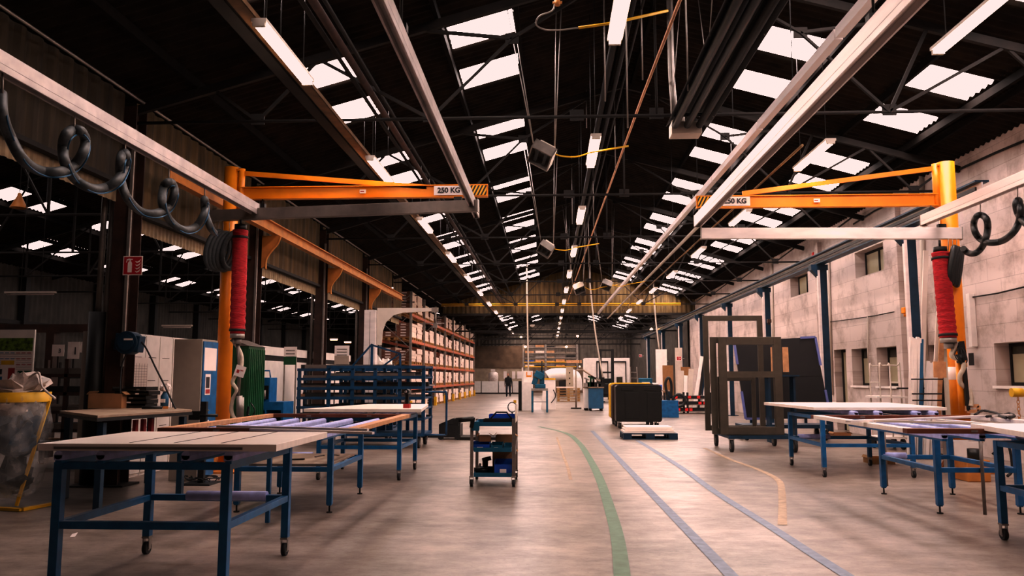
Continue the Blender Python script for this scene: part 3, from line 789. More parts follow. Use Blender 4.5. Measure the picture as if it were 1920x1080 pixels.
# unit heaters hung at an angle
def unit_heater(label, px, py, Y, s, ang):
    c = AY(px,py,Y); t = thing('hanging_heater', label, 'heater', tuple(c))
    R = Matrix.Rotation(ang,4,'Y') @ Matrix.Rotation(-.5,4,'X')
    def tr(mb): mb.v = [R @ v for v in mb.v]; return mb
    mb = MB(); w = s/2
    for a in ((-w,-w+.02,-w,w),(w-.02,w,-w,w),(-w,w,-w,-w+.02),(-w,w,w-.02,w)): mb.box(a[0],a[1],a[2],a[3],-.09,.07)
    mb.box(-w,w,-w,w,.07,.085); tr(mb).build('reflector_frame','zinc',t)
    mb = MB()
    for k in (-1,1): mb.box(k*s*.2-.07*s,k*s*.2+.07*s,-w*.8,w*.8,-.05,-.03)
    tr(mb).build('burner_tile','black_plastic',t)
    mb = MB(); mb.box(-.12,.12,-.1,.1,.087,.17); tr(mb).build('control_box','lamp_body',t)
    mb = MB(); dz = zroof(c.x)-c.z
    for sx in (-1,1): 
        for e in (-.05,.03): mb.cyl(R @ Vector((sx*w,0,.08)),(sx*w*2.2+e+(-.1),0,dz-.1),.009,5)
    mb.build('hanging_rods','zinc',t)
    mb = MB(); mb.tube(catmull([R @ Vector((.12,0,.13)), Vector((.3,0,-.02)), Vector((.5,0,-.03)), Vector((.7,0,.03))],6),.012,6); mb.tube([(.7,0,.03),(1.25,0,.12)],.014,6); mb.build('gas_branch','yellow_paint',t)
unit_heater('square gas heater hanging on rods nearest under the ridge', 1016,291, 11.3, .34, .5)
unit_heater('square gas heater hanging on rods further down the ridge', 1023,467, 18.5, .34, .6)
unit_heater('small square gas heater hanging deep in the hall right of the middle lights', 1086,541, 26, .36, -.4)
unit_heater('small square gas heater hanging high on the right deep in the hall', 1137,535, 26, .34, .4)
# yellow gas branch overhead
p = [AY(1085,52,8.2),AY(1150,43,8.3),AY(1252,20,8.5)]
pipe('bright yellow gas branch pipe overhead near the ridge lights', p, .016, 'yellow_paint','gas_pipe')
p = [AY(1085,52,8.2),AY(1050,56,8.2),AY(1020,55,8.1),AY(1005,45,8.1),AY(1012,30,8.0),AY(1035,20,8.0),AY(1040,5,8.0),AY(1045,-40,8.0)]
pipe('thin grey flexible gas hose looping from the yellow branch pipe', catmull(p,6), .009, 'zinc', 'gas_hose','hose')
p0 = AY(1045,5,8); t = thing('gas_valve','small gas valve with brass fitting at the top centre of the roof','valve',tuple(p0))
mb = MB(); mb.cyl((0,0,-.03),(0,0,.03),.03,10); mb.cyl((-.05,0,0),(.05,0,0),.014,8); mb.build('valve_body','orange_beam',t)
mb = MB(); mb.cyl((.0,0,.03),(0,0,zroof(p0.x)-p0.z),.008,6); mb.build('pipe','zinc',t)
# hanging rods / cables around the middle
rodspx = [(1177,240,9.5),(1135,190,10.8),(1154,320,15.8),(1100,240,15.8),(1073,420,20.4),(1113,420,20.4),(1062,470,25),(1104,500,25),(1205,150,10.8),(1290,170,9.5)]
for i,(x,y,Y) in enumerate(rodspx):
    c = AY(x,y,Y); c.z = max(c.z, 4.4)
    pipe('thin vertical hanger rod, %s along the ridge' % nth(i), [c,(c.x,c.y,zroof(c.x)-.05)], .010, 'zinc','hanger_rod','rod',6)
# three vertical supply drops with white tubes
for i,(a,b,Y,l) in enumerate((((988,538),(991,700),37,'pale vertical supply tube left, above the white machine'),((1106,532),(1130,706),37,'pale supply tube right of it, above the blue machine benches'),((1226,557),(1236,655),40,'pale supply tube slanting above the cardboard by the wall'))):
    P = [AY(*a,Y), AY((a[0]*.6+b[0]*.4),(a[1]*.5+b[1]*.5),Y), AY(*b,Y)]
    top = Vector((P[0].x,P[0].y,zroof(P[0].x)-.05))
    pipe(l, [top]+catmull(P,5), .035, 'lamp_body','supply_tube','tube',8)
# ------------------------------------------------------------------ roller tables
def caster(parent, x, y, r=.05, name='caster', rz=0, side=1):
    mb = MB(); z = r
    fk = MB(); fk.box(x-.028,x-.022,y-.02,y+.02,z-.01,2*r+.03); fk.box(x+.022,x+.028,y-.02,y+.02,z-.01,2*r+.03); fk.box(x-.03,x+.03,y-.035,y+.035,2*r+.03,2*r+.045)
    o = fk.build(name,'zinc',parent)
    w = MB(); w.cyl((x-.018,y,z),(x+.018,y,z),r,18); w.build('wheel','rubber',o)
    w = MB(); w.cyl((x-.021,y,z),(x+.021,y,z),r*.45,12); w.build('hub','zinc',o)
def foot(parent, x, y):
    mb = MB(); mb.cyl((x,y,0),(x,y,.012),.032,12); mb.cyl((x,y,.012),(x,y,.10),.010,8); mb.build('levelling_foot','dark_steel',parent)
def roller_table(label, x0, x1, y0, y1, zt, feet, bars, padrail=True, group=None, lower=None, ybars=None, zlow=.46, padlow=(.3,.7), tilt=0):
    """steel frame table; feet = kinds for (x0y0,x1y0,x0y1,x1y1)"""
    t = thing('roller_table', label, 'table', ((x0+x1)/2,(y0+y1)/2,0)); cx, cy = (x0+x1)/2, (y0+y1)/2
    X0,X1,Y0,Y1 = x0-cx,x1-cx,y0-cy,y1-cy; s = .03
    for (x,y),k in zip(((X0,Y0),(X1,Y0),(X0,Y1),(X1,Y1)), feet):
        zb = .145 if k == 'c' else .09
        mb = MB(); mb.box(x-s,x+s,y-s,y+s,zb,zt-.05); mb.box(x-s*.8,x+s*.8,y-s*.8,y+s*.8,zb-.012,zb) ; mb.build('leg','blue_paint',t,bevel=.003)
        caster(t,x,y) if k == 'c' else foot(t,x,y)
    mb = MB(); e = .025
    for z in (zt-.075, zlow):
        mb.box(X0+s,X1-s,Y0-e,Y0+e,z-e,z+e); mb.box(X0+s,X1-s,Y1-e,Y1+e,z-e,z+e)
        mb.box(X0-e,X0+e,Y0+s,Y1-s,z-e,z+e); mb.box(X1-e,X1+e,Y0+s,Y1-s,z-e,z+e)
    mb.build('frame_rails','blue_paint',t,bevel=.003)
    ya, yb = ybars if ybars else (Y0-.11, Y1+.05)
    if ybars: ya -= cy; yb -= cy
    for x in bars:
        x -= cx
        mb = MB(); mb.box(x-.022,x+.022,ya,yb,zt-.05,zt-.012); b = mb.build('support_bar','blue_paint',t)
        mb = MB(); mb.tube(catmull([(x,ya-.004,zt+.004),(x,yb+.004,zt+.004)],2),.030,10)
        mb.box(x-.030,x+.030,ya-.004,yb+.004,zt-.030,zt+.004); mb.build('padded_sleeve','padding',b)
    if padrail:
        L2 = X1-X0; mb = MB(); mb.cyl((X0+L2*padlow[0],Y1,zlow+.012),(X0+L2*padlow[1],Y1,zlow+.012),.042,12); mb.build('padded_roll','padding',t)
    return t
S_ = .034
# T1
roller_table('blue roller table in the left foreground under the planked white panel', -3.34,-2.18,5.42,6.68,.93,'fcfc' if 0 else 'ffcc', [-3.29,-3.0,-2.42,-2.13], padlow=(.28,.86))
def slab(label, corners, z0, z1, m, name='door_panel', cat='panel', planks=None, edge=None):
    cx = sum(c[0] for c in corners)/4; cy = sum(c[1] for c in corners)/4
    t = thing(name, label, cat, (cx,cy,z0)); mb = MB()
    P = [(c[0]-cx,c[1]-cy,0) for c in corners]; mb.poly(P,(0,0,z1-z0)); mb.build('panel',m,t,bevel=.003)
    if planks:
        A,B,C,D = [Vector(p) for p in P]   # A front-left B front-right C back-right D back-left
        for f in planks:
            mb = MB(); h = z1-z0; p = A.lerp(B,f); q = D.lerp(C,f)
            mb.bar(p+Vector((0,.09,h+.0008)), q+Vector((0,-.01,h+.0008)), .012, .0016); mb.build('groove','dark_steel',t)
    if edge:
        A,B = Vector(P[0]),Vector(P[1]); mb = MB(); h = z1-z0
        mb.bar(A.lerp(B,edge[0])+Vector((0,-.002,h*.4)), A.lerp(B,edge[1])+Vector((0,-.002,h*.4)), .004, h*.35); mb.build('lock_strip','alu_dark',t)
    return t
slab('white planked door panel lying on the blue table in the left foreground', [(-3.42,5.28),(-1.80,5.28),(-1.80,6.50),(-3.42,6.50)], .965,1.012,'white_board', planks=(.36,.55,.75), edge=(.07,.86))
# T2 + brown frame
roller_table('blue roller table in the left middle carrying the brown door frame', -3.40,-2.38,8.75,10.15,.90,'ffff', [-3.55,-3.25,-2.9,-2.55,-2.2], ybars=(7.7,10.3), padlow=(.05,.4))
def frame_things(label, x0,x1,y0,y1,z, m, w=.09, h=.045, m2='wood_light'):
    cx, cy = (x0+x1)/2,(y0+y1)/2; t = thing('door_frame', label, 'frame', (cx,cy,z)); a,b,c,d = x0-cx,x1-cx,y0-cy,y1-cy
    for nm,bx,mm in (('front_rail',(a,b,c,c+w),m),('back_rail',(a,b,d-w,d),m),('side_rail',(a,a+w,c+w,d-w),m2),('side_rail',(b-w,b,c+w,d-w),m2)):
        mb = MB(); mb.box(*bx,0,h); o = mb.build(nm,mm,t,bevel=.003)
        if nm != 'side_rail':
            for f in (.3,.72):
                k = MB(); xx = a+(b-a)*f; k.box(xx-.03,xx+.03,bx[2]-.003,bx[2]-.0005,h*.3,h*.7); k.build('lock_plate','zinc',o)
    return t
frame_things('large brown door frame lying on the left middle table', -3.68,-1.80,7.45,10.45,.937,'brown_laminate',.10,.045)
for i,(a,b) in enumerate((((408,799),(690,806)),((470,805),(700,812)))):
    z = .99; p = AZ(*a,z+.02); q = AZ(*b,z+.02)
    mb = MB(); mb.bar(p,q,.035,.02); tag(mb.build('metal_profile','aluminium'), ['pale metal profile laid across the brown door frame, rear one of two','pale metal profile laid across the brown door frame, front one of two'][i], 'profile')
# shelf board on T2 lower rails
sh = [(-3.3,8.8),(-2.42,8.8),(-2.42,10.0),(-3.3,10.0)]
slab('worn yellow-edged shelf board on the lower rails of the left middle table', sh, .487,.512,'bench_top','shelf_board','board')
for i,(x,y,l,c,n,lab) in enumerate(((-2.9,9.2,.14,'black_plastic','hand_tool','black hand tool lying on the yellow-edged shelf board'),(-2.75,9.6,.2,'zinc','spanner','silver spanner lying on the yellow-edged shelf board'),(-2.6,9.75,.16,'zinc','clamp','small silver clamp lying on the yellow-edged shelf board'))):
    t = thing(n, lab, 'tool', (x,y,.513), .4+i)
    mb = MB(); mb.box(-l/2,l/2,-.012,.012,0,.014); mb.build('handle',c,t); mb = MB(); mb.cyl((l/2,0,0),(l/2,0,.016),.026,10); mb.build('head',c,t)
# extra prop leg seen in front of T2
mb = MB(); mb.box(-2.86,-2.82,8.12,8.16,0,.85); mb.box(-2.86,-2.82,8.16,8.72,.78,.82); tag(mb.build('support_leg','blue_paint'), 'thin blue prop leg in front of the left middle table', 'leg')
# T3
roller_table('blue roller table behind the brown door frame on the left', -3.30,-2.14,11.5,12.85,.93,'ffcc' if 0 else 'cccc', [-3.25,-2.95,-2.45,-2.15], padrail=False)
slab('white door panel lying on the third blue table on the left', [(-3.48,11.3),(-1.80,11.3),(-2.02,13.4),(-3.0,13.4)], .965,1.012,'white_board')
# drill on T3
p = AZ(683,782,1.014)
t = thing('cordless_drill','black and red cordless drill standing on the white panel at left','drill',(p.x,max(p.y,11.6),1.013))
mb = MB(); mb.cbox((0,0,.03),(.09,.12,.06)); mb.build('battery','red_ink',t); mb = MB(); mb.cbox((0,0,.13),(.045,.05,.15)); mb.build('grip','black_plastic',t)
mb = MB(); mb.cyl((0,-.10,.235),(0,.08,.235),.036,12); mb.build('motor_housing','black_plastic',t); mb = MB(); mb.cyl((0,-.16,.235),(0,-.10,.235),.018,10); mb.build('chuck','zinc',t)
# right side tables
roller_table('blue roller table farthest back on the right', 4.02,5.30,12.15,13.75,.93,'cccc', [4.5,4.85,5.4,5.65], ybars=(12.1,13.8), padlow=(.1,.5))
slab('white door panel lying on the farthest table on the right', [(3.95,12.3),(5.90,12.3),(6.0,14.6),(3.82,14.6)], .965,1.012,'white_board')
t = roller_table('blue roller table in the right middle carrying the brown door frame', 4.18,5.02,9.0,10.45,.90,'ffff', [3.75,4.1,4.55,5.0], ybars=(7.9,10.3), padlow=(.0,.35))
frame_things('brown and white striped door frame lying on the right middle table', 3.30,5.32,7.65,10.4,.937,'brown_laminate',.10,.045,'white_board')
for i,(a,b,w) in enumerate((((1590,790),(1905,778),.06),((1640,789),(1860,795),.05),((1760,788),(1915,800),.07))):
    p = AZ(*a,1.0); q = AZ(*b,1.0); mb = MB(); mb.bar(p,q,w,.022); tag(mb.build('metal_profile','aluminium' if i != 1 else 'lamp_body'), 'grey metal profile laid across the right-hand brown frame, %s of three' % ['rear one','middle one','front one'][i], 'profile')
for i,(px,py) in enumerate(((1663,911),(1847,965))):
    g = G(px,py); mb = MB(); mb.cyl((g.x,g.y,0),(g.x,g.y,.93),.018,10); tag(mb.build('prop_post','alu_dark'), 'slim chrome prop post, %s the right middle table' % ['left, under','right, in front of'][i], 'post')
roller_table('blue roller table at the right edge in the foreground', 4.08,5.35,6.25,7.6,.93,'cfcc' if 0 else 'fccf', [4.3,4.7,5.1], padlow=(.2,.9))
slab('white door panel lying on the table at the right edge', [(3.74,6.1),(5.7,6.1),(5.7,8.0),(4.05,8.0)], .965,1.012,'white_board')
# clutter on the rear right frame: black cables
p = [AZ(x,y,1.0) for x,y in ((1828,778),(1842,770),(1862,773),(1880,778),(1893,775),(1902,780),(1888,783),(1870,779),(1850,781))]
mb = MB(); mb.tube(catmull(p,6), .016, 8); tag(mb.build('black_cable','rubber'), 'black cable bundle lying on the brown frame on the right', 'cable')
# cable tangle under T1
g = G(375,905); mb = MB(); pts = [Vector((g.x+.22*math.cos(a*1.3)*(1+.3*math.sin(a)),g.y+.2*math.sin(a*1.1),.03+.05*abs(math.sin(a*2)))) for a in [k*.5 for k in range(40)]]
mb.tube(catmull(pts,4), .008, 6); tag(mb.build('cable_tangle','rubber'), 'tangled black cable on the floor behind the left foreground table', 'cable')
# lip of paper scrap
g = G(131,1008); mb = MB(); mb.poly([(g.x,g.y,.002),(g.x+.04,g.y+.01,.002),(g.x+.03,g.y+.07,.03),(g.x-.01,g.y+.05,.02)],(0,0,.004)); tag(mb.build('paper_scrap','sign_white'), 'small scrap of white paper on the floor at lower left', 'paper')

# ------------------------------------------------------------------ tool trolley
g = G(886,913); g2 = G(961,913); X0 = g.x; X1 = g2.x; Y0 = g.y; D = 1.0
t = thing('tool_trolley','grey and blue three-shelf tool trolley in the middle of the floor','trolley',((X0+X1)/2,Y0+.35,0)); w = (X1-X0)/2+.015; d0, d1 = -.33, .45
for x in (-w,w):
    for y in (d0,d1):
        top = .86 if not (x > 0) else .90
        mb = MB(); s = .022; mb.box(x-s,x+s,y-.004,y+.004,.12,top); mb.box(x-s if x<0 else x+s-.006, x-s+.006 if x<0 else x+s, y,y+.04,.12,top)
        o = mb.build('post','alu_dark',t)
        mb = MB()
        for k in range(8): mb.cyl((x,y-.006,.20+k*.085),(x,y-.0045,.20+k*.085),.005,6)
        mb.build('bolt_holes','zinc',o)
        caster(t,x,y,.048)
for z,nm in ((.13,'bottom_shelf'),(.46,'middle_shelf'),(.80,'top_tray')):
    mb = MB(); a = w-.03; mb.box(-a,a,d0,d1,z,z+.008); mb.box(-a,a,d0-.003,d0+.003,z,z+.055); mb.box(-a,a,d1-.003,d1+.003,z,z+.055); mb.box(-a-.003,-a+.003,d0,d1,z,z+.055); mb.box(a-.003,a+.003,d0,d1,z,z+.055)
    mb.build(nm,'teal_paint',t)
mb = MB(); mb.box(w+.016,w+.022,-.25,.40,.84,1.08); mb.build('side_panel','cream_panel',t)
mb = MB(); mb.bar((w+.02,d0,.42),(w+.02,d1,.62),.015,.03); mb.build('brace','zinc',t)
mb = MB(); mb.box(-w+.0,-w+.10,-.35,-.30,.74,.86); mb.build('tool_holster','teal_paint',t)
cx, cy = (X0+X1)/2, Y0+.35
def bin_(label,x,y,z,sx,sy,sz,m,name='parts_bin',cat='bin',rz=0):
    t = thing(name,label,cat,(x,y,z),rz); mb = MB(); q = .006
    mb.box(-sx/2,sx/2,-sy/2,sy/2,0,q); mb.box(-sx/2,-sx/2+q,-sy/2,sy/2,q,sz); mb.box(sx/2-q,sx/2,-sy/2,sy/2,q,sz); mb.box(-sx/2+q,sx/2-q,-sy/2,-sy/2+q,q,sz*.75 if name=='parts_bin' else sz); mb.box(-sx/2+q,sx/2-q,sy/2-q,sy/2,q,sz)
    mb.build('bin_body' if name=='parts_bin' else 'box_body',m,t)
    if name == 'parts_bin':
        mb = MB(); mb.box(-sx*.22,sx*.12,-sy/2-.002,-sy/2-.0005,sz*.15,sz*.45); mb.build('label_card','sign_white',t)
    else:
        mb = MB(); mb.cbox((sx/2+.02,0,sz+.005),(.07,sy,.004),0,0,.6); mb.cbox((-sx/2-.01,0,sz+.01),(.05,sy,.004),0,0,-.9); mb.build('flap',m,t)
    return t
bin_('bright blue parts bin at the left of the trolley middle shelf',cx-.165,cy-.12,.469,.24,.28,.11,'bright_blue')
bin_('small cardboard box sitting on the bright blue bin of the trolley',cx-.13,cy-.10,.582,.16,.16,.08,'cardboard','cardboard_box','box',.2)
bin_('teal parts bin in the middle of the trolley middle shelf',cx+.05,cy-.14,.469,.16,.26,.10,'teal_paint')
bin_('teal parts bin at the right of the trolley middle shelf',cx+.20,cy-.14,.469,.11,.26,.09,'teal_paint')
bin_('cardboard box at the back right of the trolley middle shelf',cx+.14,cy+.18,.469,.26,.2,.18,'cardboard','cardboard_box','box')
bin_('blue parts bin at the bottom right of the trolley',cx+.15,cy-.14,.139,.26,.28,.20,'bright_blue')
bin_('brown cardboard box behind the blue bin at the trolley bottom',cx+.12,cy+.18,.139,.30,.24,.30,'cardboard','cardboard_box','box')
t = thing('power_tool','dark power tool lying at the bottom left of the trolley','tool',(cx-.15,cy-.1,.139),.2)
mb = MB(); mb.cyl((-.12,0,.05),(.10,0,.05),.042,12); mb.cyl((.10,0,.05),(.13,0,.05),.055,14); mb.build('body','black_plastic',t); mb = MB(); mb.bar((-.05,.02,.06),(-.02,.14,.12),.03); mb.build('handle','rust_steel',t)
t = thing('power_tool','reddish grinder standing behind the dark tool at the trolley bottom','tool',(cx-.14,cy+.18,.139))
mb = MB(); mb.cyl((0,0,0),(0,0,.16),.04,12); mb.cyl((-.04,0,.16),(.08,0,.19),.03,10); mb.build('body','rust_steel',t)
t = thing('tool_tote','black open tool tote with a triangular carrying handle on the trolley top','tool box',(cx+.07,cy-.2,.81))
mb = MB(); mb.box(-.20,.23,-.10,.10,0,.008); mb.box(-.20,.23,-.10,-.092,0,.085); mb.box(-.20,.23,.092,.10,0,.085); mb.box(-.20,-.192,-.092,.092,0,.085); mb.box(.222,.23,-.092,.092,0,.085); mb.build('tray','black_plastic',t)
mb = MB(); mb.tube([(-.13,0,.06),(-.03,0,.17),(.11,0,.17),(.20,0,.06)],.011,8); mb.build('handle','dark_steel',t)
t = bin_('bright blue bin behind the black tool tote on the trolley top',cx+.10,cy+.14,.81,.36,.22,.13,'bright_blue')
t = thing('impact_driver','black impact driver hung in the holster at the left of the trolley','drill',(cx-w-.03,cy-.36,.78))
mb = MB(); mb.cyl((-.18,0,.10),(.06,0,.12),.032,12); mb.build('body','black_plastic',t); mb = MB(); mb.cbox((.04,0,.07),(.05,.05,.14),0,0,.2); mb.build('grip','black_plastic',t); mb = MB(); mb.cbox((-.18,0,.07),(.07,.07,.09)); mb.build('battery','rubber',t)
t = thing('air_hose','small coiled black air hose standing behind the trolley side panel','hose',(cx+w-.05,cy+.3,.81))
mb = MB()
for k in range(3): mb.tube([(.06*math.cos(a),.02*k,.22+.07*math.sin(a)) for a in [2*PI*j/18 for j in range(18)]],.006,6,closed=True)
mb.cyl((0,0.02,0.0),(0,.02,.16),.008,6); mb.build('hose','rubber',t); mb = MB(); mb.cbox((.04,.02,.30),(.04,.03,.04)); mb.build('fitting','yellow_paint',t)
# ------------------------------------------------------------------ left area
# tall locker with blue door
t = thing('metal_locker','tall beige metal locker with a blue door next to the orange post','locker',(-5.16,11.55,0))
mb = MB(); mb.box(-.22,.19,-.27,.27,.0,2.0); mb.build('cabinet_body','locker_grey',t,bevel=.006)
mb = MB(); mb.box(.191,.205,-.25,.25,.04,1.97); d = mb.build('door','blue_paint',t)
def card(parent,y0,y1,z0,z1,x,m,name='notice'):
    mb = MB(); mb.box(x,x+.002,y0,y1,z0,z1); return mb.build(name,m,parent)
card(d,-.22,.20,1.55,1.88,.206,'sign_white','paper_sheet'); n = card(d,-.16,.02,1.20,1.50,.206,'sign_white','paper_sheet'); card(n,-.14,-.02,1.30,1.46,.2085,'ink','print'); card(n,-.14,0,1.22,1.28,.2085,'red_ink','print')
card(d,-.16,.02,.55,.84,.206,'sign_white','paper_sheet')
mb = MB(); mb.cyl((.205,-.2,.98),(.24,-.2,.98),.012,8); mb.cyl((.24,-.2,.98),(.24,-.08,.98),.010,8); mb.build('door_handle','chrome',d)
# white cabinets behind the nearest column
def cab(y0,y1,label,x=-6.12,ztop=2.10):
    t = thing('white_cabinet',label,'cabinet',(x,y0,0)); L2 = y1-y0; mb = MB(); mb.box(-.45,0,0,L2-.01,.0,ztop); mb.build('cabinet_body','white_paint',t)
    for k in range(2):
        a = .01+k*L2/2; mb = MB(); mb.box(.001,.018,a,a+L2/2-.02,.05,ztop-.02); d = mb.build('door','white_paint',t)
        mb = MB()
        for z in (.7,1.05,1.4,1.75): mb.box(.0185,.020,a+.08,a+L2/2-.12,z,z+.008)
        mb.build('slot_line','dark_steel',d)
    return t
for i in range(5):
    cab(11.0+i*.88, 11.0+i*.88+.87, '%s white two-door cabinet in the row behind the rusty column' % ['first','second','third','fourth','fifth'][i])
t = thing('wall_planner','white year planner with printed grid taped to the white cabinets','planner',(-6.08,11.65,1.0))
mb = MB(); mb.box(0,.004,-.26,.26,.15,.75); mb.build('sheet','sign_white',t)
mb = MB()
for r in range(12): mb.box(.0045,.0055,-.24,.24,.18+r*.04,.183+r*.04)
for c in range(7): mb.box(.0045,.0055,-.24+c*.08,-.236+c*.08,.18,.66)
mb.build('printed_grid','ink',t)
# white partition further back
for i,(y0,y1) in enumerate(((15.9,20.1),(20.7,24.6))):
    t = thing('white_partition','%s white painted partition wall between the arcade columns' % ['nearer','farther'][i],'partition',(-6.2,y0,0)); L2=y1-y0
    mb = MB(); mb.box(-.05,.05,0,L2,0,1.82); mb.build('board','white_paint',t); mb = MB(); mb.box(-.06,.06,0,L2,1.94,2.13); mb.build('top_board','white_paint',t); mb = MB(); mb.box(-.04,.04,0,L2,1.82,1.94); mb.build('rail','dark_steel',t)
def signboard(label,x0,x1,yt,yb,Y,lines,half=None):
    a = AY(x0,yb,Y); b = AY(x1,yt,Y); t = thing('sign_board',label,'sign',((a.x+b.x)/2,Y,0)); w=(b.x-a.x)/2
    mb = MB(); mb.box(-w,w,-.01,.01,a.z,b.z); s = mb.build('board','sign_white',t)
    mb = MB()
    for k in range(lines): mb.box(-w*.7,w*.7,-.013,-.0105,b.z-.10-k*.07,b.z-.075-k*.07)
    mb.build('printed_lines','zinc',s)
    if half: mb = MB(); mb.box(-w,w,-.014,-.0101,a.z,a.z+(b.z-a.z)*.45); mb.build('lower_half',half,s)
    mb = MB(); mb.box(-w,-w+.03,-.01,.01,0,a.z); mb.box(w-.03,w,-.01,.01,0,a.z); mb.build('stand','zinc',t)
signboard('white and green sign board standing left behind the blue racks',532,557,650,684,17.6,3,'green_paint')
signboard('white sign board with lines of text standing right behind the blue racks',627,655,648,683,19.3,3,'locker_grey')
pc = AY(178,700,10.75); t = thing('round_pillar','fat dark round pillar just left of the nearest rusty column','column',(pc.x,10.75,0))
mb = MB(); mb.cyl((0,0,.02),(0,0,2.35),.12,18); mb.build('shaft','black_steel',t); mb = MB(); mb.cyl((0,0,2.35),(0,0,5.3),.04,12); mb.build('upper_pipe','alu_dark',t); mb = MB(); mb.box(-.2,.2,-.2,.2,0,.02); mb.build('base_plate','black_steel',t)
# hose reel on column
c = AY(243,643,10.55); t = thing('hose_reel','dark blue cable reel mounted on the nearest rusty column','reel',(c.x,c.y,c.z))
mb = MB(); mb.cyl((0,-.10,0),(0,.10,0),.155,22); mb.cbox((0,0,.0),(.34,.16,.22),0,0,.12); mb.build('drum_housing','navy_paint',t,bevel=.008)
mb = MB(); mb.cyl((0,-.112,0),(0,-.101,0),.11,18); mb.build('front_disc','navy_paint',t); mb = MB(); mb.box(-.02,.10,-.118,-.1125,.03,.055); mb.build('lettering_strip','sign_white',t)
mb = MB(); mb.box(-.24,-.15,-.03,.06,-.05,.05); mb.build('wall_bracket','black_steel',t)
P = [c+Vector((.15,0,.03)), AY(275,655,10.5), AY(292,690,10.4), AY(308,722,10.3), AY(327,762,10.2), AY(330,768,10.2)]
mb = MB(); mb.tube(catmull(P,6), .011, 6); tag(mb.build('power_cable','rubber'), 'black cable hanging from the reel down to the workbench', 'cable')
P = [c+Vector((-.03,0,-.14)), AY(230,680,10.5), AY(226,710,10.4), AY(226,745,10.3)]
mb = MB(); mb.tube(catmull(P,6), .010, 6); tag(mb.build('power_cable','rubber'), 'short black cable hanging straight down left of the planner', 'cable')
# fire extinguisher sign
a = AY(230,516,10.6); b = AY(268,480,10.6); w = b.x-a.x; h = b.z-a.z
t = thing('fire_sign','red fire extinguisher sign with flames sticking out from the rusty column','sign',(a.x,10.6,a.z))
mb = MB(); mb.box(0,w,-.004,.004,0,h); p_ = mb.build('sign_plate','sign_white',t)
mb = MB(); mb.box(.012,w-.012,-.0065,-.0042,.012,h-.012); mb.build('red_field','sign_red',t)
mb = MB(); y = -.0068
def pp(pts): mb.poly([(q[0]*w,y,q[1]*h) for q in pts],(0,-.001,0))
pp([(.25,.14),(.47,.14),(.47,.62),(.42,.72),(.30,.72),(.25,.62)]); pp([(.33,.73),(.40,.73),(.40,.80),(.33,.80)]); pp([(.18,.76),(.50,.80),(.50,.85),(.30,.87),(.18,.82)]); pp([(.16,.66),(.20,.66),(.22,.78),(.18,.78)])
for k in range(4):
    z0 = .12+k*.17; pp([(.62,z0+.10),(.72,z0),(.86,z0+.06),(.92,z0+.22),(.83,z0+.12),(.74,z0+.07)])
mb.build('pictogram','sign_white',t)
# whiteboard with garden poster
Yb = 11.2; a = AY(-45,735,Yb); b = AY(67,618,Yb)
t = thing('notice_board','white notice board with a leafy poster and calendar at the left edge','notice board',((a.x+b.x)/2,Yb,0)); w=(b.x-a.x)/2
mb = MB(); mb.box(-w,w,-.015,.015,a.z-.1,b.z); s = mb.build('board','white_paint',t)
mb = MB(); mb.box(-w+.02,-w+.06,-.02,.02,0,a.z-.1); mb.box(w-.06,w-.02,-.02,.02,0,a.z-.1); mb.build('leg','dark_steel',t)
def onb(x0,x1,y0,y1,m,name,d=.017):
    p = AY(x0,y1,Yb); q = AY(x1,y0,Yb); cx = (a.x+b.x)/2; mb = MB(); mb.box(p.x-cx,q.x-cx,-d-.002,-d,p.z,q.z); return mb.build(name,m,s)
onb(0,64,634,658,'grass_print','garden_poster'); onb(0,63,658,697,'sign_white','calendar_sheet',.0165); onb(34,60,695,701,'green_paint','poster_edge')
for r in range(3):
    for k in range(6): onb(1+k*10.3,8.5+k*10.3,661+r*11,662.5+r*11,'red_ink' if k>2 else 'blue_paint','calendar_heading',.0192)
for r in range(8):
    onb(1,61,664+r*4,664.5+r*4,'zinc','calendar_line',.0188)
onb(0,32,674,722,'sign_white','safety_sheet',.0205); onb(4,29,676,684,'yellow_paint','sheet_header',.023); onb(16,30,690,715,'red_ink','sheet_picture',.023); onb(0,6,692,702,'ink','sheet_picture',.023); onb(0,6,706,714,'blue_paint','sheet_picture',.023)
# bag stand
bx, by = -6.05, 8.95
t = thing('bag_stand','yellow ring stand holding a clear plastic waste bag at the left edge','waste bag stand',(bx,by,0))
zr = AY(60,735,by).z; r = .325
mb = MB(); mb.lathe((0,0,zr-.11),[(r,0),(r,.11),(r-.012,.11),(r-.012,0),(r,0)],28); mb.build('ring','yellow_paint',t)
mb = MB(); mb.bar((r,.05,zr-.1),(.12,-.1,.03),.035,.02); mb.bar((-.45,-.1,.02),(.30,-.28,.02),.06,.03); mb.bar((.30,-.28,.02),(.38,.15,.02),.06,.03); mb.bar((-r,.05,zr-.1),(-r,.05,.03),.03); mb.bar((-.45,-.1,.02),(-.4,.15,.02),.05,.03); mb.build('stand_frame','yellow_paint',t)
random.seed(3); vs=[]; fs=[]; n=28; prof=[(.30,zr),(.315,zr-.12),(.34,zr-.4),(.33,zr-.7),(.30,zr-.95),(.22,.14),(.05,.10)]
prof2=[]; 
for i in range(len(prof)-1):
    for k in range(3): prof2.append(tuple(prof[i][j]+(prof[i+1][j]-prof[i][j])*k/3 for j in (0,1)))
prof2.append(prof[-1])
mb = MB()
for (rr,z) in prof2:
    for j in range(n): q = rr*(1+.05*math.sin(j*3+z*9)+random.uniform(-.03,.03)); vs.append((q*math.cos(2*PI*j/n),q*math.sin(2*PI*j/n),z))
for i in range(len(prof2)-1):
    for j in range(n): fs.append((i*n+j,i*n+(j+1)%n,(i+1)*n+(j+1)%n,(i+1)*n+j))
